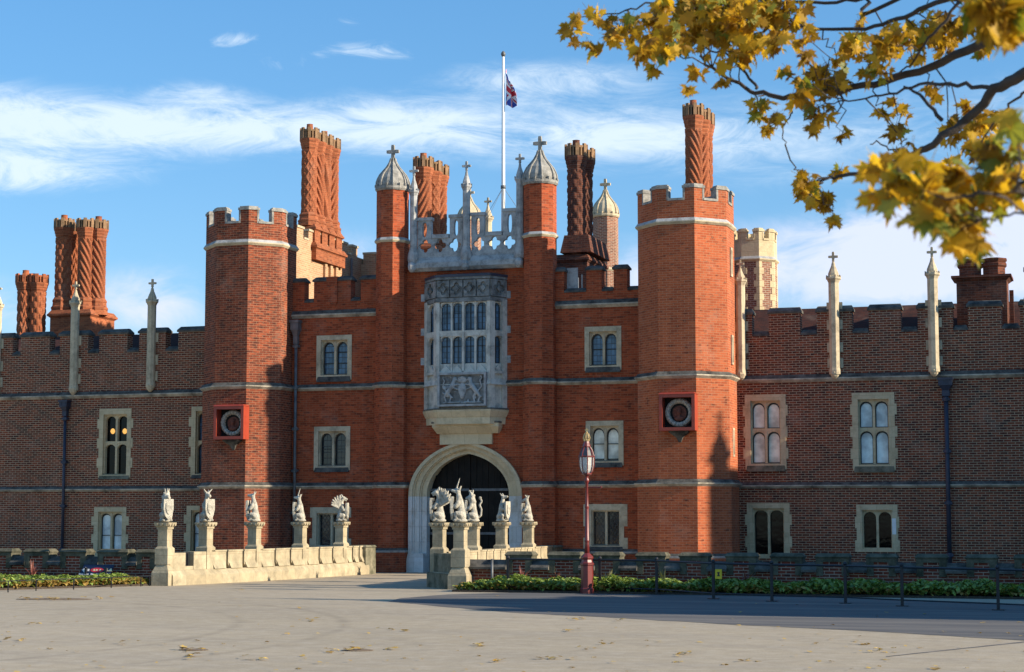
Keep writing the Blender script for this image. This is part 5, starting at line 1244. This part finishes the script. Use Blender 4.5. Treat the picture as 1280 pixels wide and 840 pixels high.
ln = MB(); gl = MB(); NB = 8; prof = [(.10, 2.84), (.15, 2.92), (.178, 3.05), (.185, 3.25), (.135, 3.40), (.085, 3.49)]
for k in range(NB):
    a = R(22.5)+k*math.pi/4; ln.tube([(r_*math.cos(a), r_*math.sin(a), z) for r_, z in prof], .012, 5)
gl.smooth = False; gl.lathe(0, 0, [(r_-.012, z) for r_, z in prof[:4]], NB, R(22.5)); gl.lathe(0, 0, [(r_-.012, z+.001) for r_, z in prof[3:]], NB, R(22.5), 1)
ln.lathe(0, 0, [(.07, 2.80), (.12, 2.83), (.12, 2.86), (.09, 2.87)], NB, R(22.5))
ln.lathe(0, 0, [(.176, 3.235), (.196, 3.25), (.196, 3.265), (.176, 3.275)], NB, R(22.5), caps=False)
lb = ln.build('lantern_frame', M_['paint'], t_); gl.build('glass', [M_['lamp'], M_['pipeg']], lb)
mb = MB(); mb.lathe(0, 0, [(.09, 3.48), (.10, 3.50), (.07, 3.58), (.06, 3.64)], NB, R(22.5)); mb.build('lantern_roof', M_['paint'], t_)
mb = MB()
for k in range(8):
    a = k*math.pi/4; mb.tube([(.05*math.cos(a), .05*math.sin(a), 3.62), (.085*math.cos(a), .085*math.sin(a), 3.70), (.05*math.cos(a), .05*math.sin(a), 3.80), (0, 0, 3.82)], .014, 5)
mb.lathe(0, 0, [(.06, 3.62), (.075, 3.64), (.075, 3.67), (.05, 3.68)], 10, 0); mb.lathe(0, 0, [(.01, 3.80), (.04, 3.83), (.01, 3.87)], 8, 0); mb.box(-.012, .012, -.012, .012, 3.85, 3.93); mb.box(-.04, .04, -.011, .011, 3.88, 3.905); mb.build('crown', M_['gold'], t_)
mb = MB(); mb.lathe(0, 0, [(.02, 2.9), (.02, 3.06)], 8, 0); mb.lathe(0, 0, [(.035, 3.06), (.04, 3.2), (.02, 3.24)], 10, 0, 0); mb.build('burner', M_['white'], lb)

# ================================================================== direction sign
x0, y0_ = G(96, 736); x1, _ = G(139, 736); W = x1-x0; xm = (x0+x1)/2; ys = -13.5
xm = XP(117.5, ys, 715); W = XP(136, ys, 712)-XP(98, ys, 712)
t_ = thing('direction_sign', 'tilted navy blue direction sign with white arrow and red symbols in the left bed', 'sign', (xm, ys, 0), None, 0, True)
zb_, zt2 = ZP(117, 724, ys), ZP(117, 706, ys); tl_ = R(28); hS = (zt2-zb_)/math.cos(tl_)
def signpt(u, v, off=0): return (u, (v*math.sin(tl_))-off*math.cos(tl_), zb_+v*math.cos(tl_)+off*math.sin(tl_))
def splate(mb, pts, o0, o1, mi=None):
    a = [mb.add(*signpt(u, v, o1)) for u, v in pts]; b = [mb.add(*signpt(u, v, o0)) for u, v in pts]; n = len(pts)
    mb.face(a, mi); mb.face(b[::-1], mi)
    for i in range(n): j = (i+1) % n; mb.face((a[j], a[i], b[i], b[j]), mi)
mb = MB(); splate(mb, [(-W/2-.05, 0), (W/2-.05, 0), (W/2+.03, hS), (-W/2+.04, hS)], -.03, 0); mb.build('board', M_['navy'], t_)
mb = MB()
for s in (-.3, .3): mb.box(s-.03, s+.03, .06, .12, 0, zb_+hS*.7)
mb.build('leg', M_['iron'], t_)
mb = MB(); c_ = -W*.36; v = hS*.62; k = .11
splate(mb, [(c_-k, v), (c_-k*.1, v-k*.75), (c_-k*.1, v-k*.3), (c_+k, v-k*.3), (c_+k, v+k*.3), (c_-k*.1, v+k*.3), (c_-k*.1, v+k*.75)], .001, .008)
random.seed(5)
mb.build('arrow', M_['white'], t_)
mb = MB(); splate(mb, [(.02+.20*math.cos(a), hS*.62+.07*math.sin(a)) for a in [i*.3927 for i in range(16)]], .001, .006); mb.build('symbol', M_['signred'], t_)
mb = MB()
for u in (-.08, .0, .11): splate(mb, [(u-.03, hS*.58), (u+.035, hS*.57), (u+.03, hS*.66), (u, hS*.69)], .0065, .010)
for u, s in ((.30, 1), (.42, 1.1)): splate(mb, [(u-.065, hS*.55), (u+.065, hS*.55), (u+.03, hS*.72), (u, hS*.74)], .001, .008)
mb.build('symbol', M_['signcream'], t_)
mb = MB()
for u0, u1, vv in ((-.50, -.22, .30), (-.50, -.38, .14), (-.14, .16, .30), (-.14, .10, .14), (.24, .52, .30), (.24, .46, .14)):
    u = u0
    while u < u1: w_ = random.uniform(.014, .024); hh = random.choice((.030, .030, .042)); splate(mb, [(u, hS*vv), (u+w_, hS*vv), (u+w_, hS*vv+hh), (u, hS*vv+hh)], .001, .006); u += w_+random.choice((.008, .008, .022))
mb.build('lettering', M_['white'], t_)

# ================================================================== fallen leaves and drains
fall_m = leafmat('fallen_leaf', (.30, .17, .03), (.60, .42, .11), .15)
def leaf_outline(s):
    """five lobed maple leaf as (right, along)"""
    P_ = [(0, -.12), (.10, -.10), (.34, -.28), (.30, -.06), (.56, .06), (.42, .16), (.58, .46), (.30, .40), (.24, .52), (.14, .46), (.20, .72), (.10, .70), (0, 1.0)]
    return [(x*s, y*s) for x, y in P_]+[(-x*s, y*s) for x, y in reversed(P_[1:-1])]
def add_leaf(mb, c0, d, nrm, s, curl=.25, mi=0, stalk=False):
    d = d.normalized(); r_ = d.cross(nrm).normalized(); n_ = r_.cross(d)
    pts = leaf_outline(s); ctr = mb.add(*(c0+d*s*.3)); ids = []
    for x, y in pts: ids.append(mb.add(*(c0+r_*x+d*y-n_*curl*(x*x/s*1.2+max(0, y-.3*s)**2/s))))
    n = len(ids)
    for i in range(n): mb.face((ctr, ids[(i+1) % n], ids[i]), mi)
    if stalk:
        e0, e1 = c0-d*s*.12, c0-d*s*.62+Vector((0, 0, s*.08)); w_ = r_*.0011
        mb.poly([tuple(e0-w_), tuple(e0+w_), tuple(e1+w_), tuple(e1-w_)], mi)
random.seed(11); mb = MB()
spots = [(47, 780, 14, 5), (20, 801, 12, 4), (235, 813, 20, 9), (245, 821, 12, 6), (150, 804, 20, 4), (390, 777, 12, 4), (418, 814, 12, 5), (450, 813, 16, 6), (598, 807, 14, 5), (700, 824, 16, 6), (715, 790, 10, 3), (756, 804, 14, 3), (780, 775, 8, 3), (730, 775, 8, 3), (860, 819, 12, 4), (932, 826, 14, 4), (1090, 805, 14, 3), (1105, 816, 16, 5), (1162, 836, 12, 3), (320, 824, 20, 4), (505, 790, 14, 3), (625, 827, 14, 4), (300, 738, 10, 3), (152, 725, 20, 3), (75, 749, 45, 26), (490, 812, 10, 3)]
for px, py, sp_, n in spots:
    for k in range(n):
        gx, gy = G(px+random.gauss(0, sp_*.55), py+random.gauss(0, 1.0)); a = random.uniform(0, 6.28)
        add_leaf(mb, Vector((gx, gy, random.uniform(.008, .05))), Vector((math.cos(a), math.sin(a), random.uniform(-.2, .2))), Vector((random.uniform(-.3, .3), random.uniform(-.3, .3), 1)), random.uniform(.06, .13), random.uniform(-.3, .5))
for k in range(230):
    gx, gy = G(random.uniform(-60, 1340), 742+random.random()**.7*110); a = random.uniform(0, 6.28)
    add_leaf(mb, Vector((gx, gy, random.uniform(.008, .03))), Vector((math.cos(a), math.sin(a), 0)), Vector((random.uniform(-.3, .3), random.uniform(-.3, .3), 1)), random.uniform(.03, .09), random.uniform(-.3, .5))
o = mb.build('fallen_leaves', fall_m); tag(o, 'yellow fallen leaves scattered thinly over the forecourt', 'leaves', None, 'stuff')
dm = plain('drain_litter', (.19, .135, .085), .95, var=.5, scale=10, bmp=.02)
for (px, py, w_, h_, lb) in ((68, 749, 46, 1.2, 'dark leaf filled drain in the gravel on the left'), (447, 813, 19, 1.3, 'flat dark drain cover beside fallen leaves in the middle foreground'), (242, 812.5, 18, 1.2, 'flat dark drain cover under yellow leaves left of centre')):
    mb = MB(); pts = [(*G(px+w_*math.cos(a)*(1+.12*math.sin(3*a)), py+h_*math.sin(a)), .006) for a in [i*2*math.pi/20 for i in range(20)]][::-1]
    v = [(p[0], p[1]) for p in pts]
    ar = sum(v[i][0]*v[(i+1) % 20][1]-v[(i+1) % 20][0]*v[i][1] for i in range(20)); v = v if ar > 0 else v[::-1]
    mb.prism(v, .0045, .009); o = mb.build('drain', dm); tag(o, lb, 'drain', 'drains in the forecourt')

# ================================================================== the maple overhead
bark = plain('maple_bark', (.055, .042, .034), .9, var=.4, scale=9, bmp=.02)
leaf_m = leafmat('maple_leaf', (.21, .105, .008), (.74, .46, .04), .56); leaf_g = leafmat('maple_leaf_green', (.12, .15, .02), (.36, .36, .06), .45)
base = Vector(CAM)+Vector((ca, sa, 0))*5.6+Vector((-sa, ca, 0))*9.0; base.z = 0
MT = thing('maple_tree', 'yellow autumn maple whose leafy branches hang into the upper right corner', 'tree', tuple(base))
fork = base+Vector((-.3, .2, 4.2))
mb = MB(); mb.smooth = True; mb.tube([base, base+Vector((.05, 0, .3)), base+Vector((0, .05, 1.6)), base+Vector((-.1, .1, 3)), fork, fork+Vector((.1, .1, 1.6)), fork+Vector((.3, .2, 3.6))], [.34, .25, .21, .20, .18, .13, .07], 14); mb.build('trunk', bark, MT)
dv = lambda cx, cy: (680+cx/2.1333, cy/2.1333)
random.seed(21)
wood = MB(); wood.smooth = True
def limb(pts, r0, r1, from_=None, crop=True):
    P3 = [D(*(dv(p[0], p[1]) if crop else p[:2]), p[2]) for p in pts]
    if from_ is not None: P3 = [from_]+P3
    # smooth and roughen
    Q = [];
    for i in range(len(P3)-1):
        p0, p1, p2, p3 = P3[max(0, i-1)], P3[i], P3[i+1], P3[min(len(P3)-1, i+2)]
        for k in range(5):
            t_ = k/5; Q.append(.5*((2*p1)+(p2-p0)*t_+(2*p0-5*p1+4*p2-p3)*t_*t_+(3*p1-p0-3*p2+p3)*t_**3)+Vector((random.gauss(0, .006), random.gauss(0, .006), random.gauss(0, .006))))
    Q.append(P3[-1]); n = len(Q)
    b = MB(); b.smooth = True; b.tube(Q, [r0+(r1-r0)*i/(n-1) for i in range(n)], 7)
    b.build('branch', bark, MT); return Q
limbs = []
limbs.append(limb([(1500, 40, 10.2), (1225, 100, 10.6), (1100, 145, 10.8), (1000, 190, 11), (850, 230, 11.1), (700, 258, 11.3), (600, 255, 11.5), (520, 225, 11.6), (440, 175, 11.7), (415, 150, 11.8)], .034, .006, fork))
limbs.append(limb([(1480, 120, 9.8), (1280, 200, 10), (1200, 245, 10.1), (1130, 320, 10.2), (1050, 375, 10.2), (980, 415, 10.3), (880, 455, 10.4), (800, 470, 10.5), (740, 482, 10.6), (700, 492, 10.7)], .038, .004, fork))
limbs.append(limb([(1205, 238, 10.1), (1100, 225, 10.3), (1000, 228, 10.5), (900, 258, 10.7), (800, 268, 10.9)], .013, .004))
limbs.append(limb([(1400, -60, 10.6), (1080, 0, 10.9), (960, 45, 11.1), (860, 75, 11.3), (720, 75, 11.5), (640, 65, 11.7), (560, 90, 11.8)], .02, .005, fork+Vector((.1, .1, 1))))
limbs.append(limb([(1000, -30, 11.6), (860, -4, 11.8), (720, 8, 11.9), (570, 0, 12), (440, -8, 12), (310, 2, 12.1), (230, 25, 12.1), (160, 40, 12.2), (80, 45, 12.2)], .014, .003, fork+Vector((.2, .2, 2.4))))
limbs.append(limb([(1290, 235, 9.9), (1245, 275, 10), (1200, 330, 10.1), (1140, 430, 10.2)], .008, .004))
limbs.append(limb([(1060, 320, 10.2), (1000, 250, 10.4), (960, 230, 10.6)], .012, .005)); limbs.append(limb([(570, 240, 11.5), (540, 195, 11.7), (490, 150, 11.8), (440, 130, 11.9), (400, 135, 12)], .010, .004))
limbs.append(limb([(665, 265, 11.4), (660, 300, 11.4), (640, 340, 11.4), (643, 385, 11.4)], .006, .003)); limbs.append(limb([(1110, 0, 10.8), (1040, 90, 10.8), (985, 160, 10.9), (940, 200, 11)], .010, .004)); limbs.append(limb([(980, 415, 10.3), (930, 400, 10.3), (890, 380, 10.4), (870, 385, 10.4)], .006, .003))
near1 = limb([(1480, 480, 5.4), (1280, 515, 5.5), (1100, 516, 5.5), (1000, 500, 5.6), (930, 480, 5.7)], .009, .003, fork+Vector((-.3, -1.2, -1.0)))
near2 = limb([(1420, 520, 5.2), (1280, 560, 5.3), (1200, 580, 5.4), (1165, 586, 5.4)], .005, .002, fork+Vector((-.3, -1.2, -1.1)))
near3 = limb([(1450, -40, 5.4), (1290, 0, 5.5), (1220, 25, 5.6)], .009, .003, fork+Vector((-.2, -.8, .2)))
mb = MB()
def twig(p, q, r=.004):
    L0 = (q-p).length; pts = [p]+[p+(q-p)*k/5+Vector((random.gauss(0, .07), random.gauss(0, .07), random.gauss(.03, .07)))*L0 for k in range(1, 5)]+[q]
    wood.tube(pts, [r, r*.9, r*.8, r*.7, r*.6, r*.5], 5)
def cluster(px, py, rad, dist, n, smin, smax, green=.08, lb=limbs):
    c0 = D(px, py, dist); near = min((q for l_ in lb for q in l_), key=lambda q: (q-c0).length)
    if (near-c0).length < .5: twig(near, c0, .005 if dist > 8 else .004)
    R_ = rad/F*dist
    for k in range(n):
        off = Vector((random.gauss(0, .5), random.gauss(0, .5), random.gauss(0, .5)))*R_*1.05; c = c0+off
        if k % 2 == 0: twig(c0, c, .0022)
        a = random.uniform(0, 6.28); d = Vector((math.cos(a)*.9, math.sin(a)*.9, random.uniform(-1.6, .1))); nrm = Vector((random.gauss(0, .6), random.gauss(0, .6)-.3, random.uniform(.2, 1)))
        add_leaf(mb, c, d, nrm, random.uniform(smin, smax), random.uniform(-.2, .9), 1 if random.random() < green else 0, True)
far = [(85, 60, 30), (120, 118, 16), (135, 40, 20), (200, 70, 34), (230, 90, 34), (180, 95, 25), (265, 130, 28), (290, 60, 45), (300, 105, 36), (350, 80, 45), (390, 40, 50), (400, 100, 40), (440, 60, 40), (330, 140, 26), (295, 185, 12), (410, 192, 16), (390, 245, 12), (490, 30, 60), (540, 50, 55), (480, 100, 45), (560, 20, 50), (600, 60, 50), (520, 140, 36), (560, 130, 36), (470, 212, 18), (620, 100, 35), (650, 30, 50), (700, 100, 26), (640, 190, 18), (690, 235, 30), (735, 195, 40), (760, 215, 36), (725, 290, 34), (575, 290, 34), (590, 340, 18), (620, 310, 18), (720, 335, 14), (797, 352, 10), (820, 130, 40), (880, 160, 32), (920, 120, 36), (950, 105, 36), (850, 35, 18), (1005, 160, 22), (1020, 90, 46), (1060, 100, 46), (1095, 70, 40), (1150, 60, 40), (900, 200, 26), (700, 150, 26), (900, 302, 10), (940, 345, 14), (950, 290, 22), (955, 395, 24), (1045, 240, 14), (1100, 350, 34), (1150, 330, 40), (1175, 385, 34), (1130, 290, 26), (1195, 315, 28), (690, 485, 30), (690, 510, 24), (740, 540, 30), (770, 582, 8), (790, 452, 12), (1080, 440, 26), (380, 10, 40), (320, 20, 30), (450, 0, 40), (840, 95, 24), (780, 155, 24), (1170, 130, 22)]
for cx, cy, r_ in far:
    px, py = dv(cx, cy); cluster(px, py, r_/2.133, random.uniform(10.4, 11.8), max(5, int((r_/7.8)**2*.9)), .05, .105, .06 if cx > 500 or cx < 300 else .14)
close = [(900, 460, 50), (945, 450, 45), (880, 520, 40), (1000, 500, 50), (940, 510, 45), (1060, 480, 45), (1100, 460, 50), (1150, 510, 55), (1040, 570, 55), (1095, 590, 45), (1145, 590, 36), (1090, 630, 30), (1150, 655, 12), (1200, 430, 50), (1245, 400, 46), (1260, 480, 50), (1200, 500, 40), (1000, 560, 35), (1265, 330, 34), (1225, 525, 30)]
for cx, cy, r_ in close:
    px, py = dv(cx, cy); cluster(px, py, r_/2.133, random.uniform(5.0, 5.9), max(4, int((r_/14.5)**2)), .05, .10, .12 if cx < 1150 else .3, [near1, near2])
for cx, cy, r_ in ((1180, 20, 36), (1225, 40, 50), (1260, 70, 36), (1265, 10, 36), (1150, 10, 30), (1215, 90, 20)):
    px, py = dv(cx, cy); cluster(px, py, r_/2.133, random.uniform(5.2, 5.8), max(4, int((r_/11)**2)), .055, .10, .05, [near3])
# the rest of the crown, outside the frame, thins out round the trunk
for k in range(70):
    c0 = fork+Vector((random.gauss(1.2, 1.6), random.gauss(0, 1.8), random.uniform(1.2, 4.5)))
    for q in range(7): a = random.uniform(0, 6.28); add_leaf(mb, c0+Vector((random.gauss(0, .3), random.gauss(0, .3), random.gauss(0, .3))), Vector((math.cos(a), math.sin(a), random.uniform(-1, .2))), Vector((random.gauss(0, .5), random.gauss(0, .5), 1)), random.uniform(.09, .15), .2)
wood.build('twigs', bark, MT)['kind'] = 'stuff'; cr = mb.build('leaves', [leaf_m, leaf_g], MT)
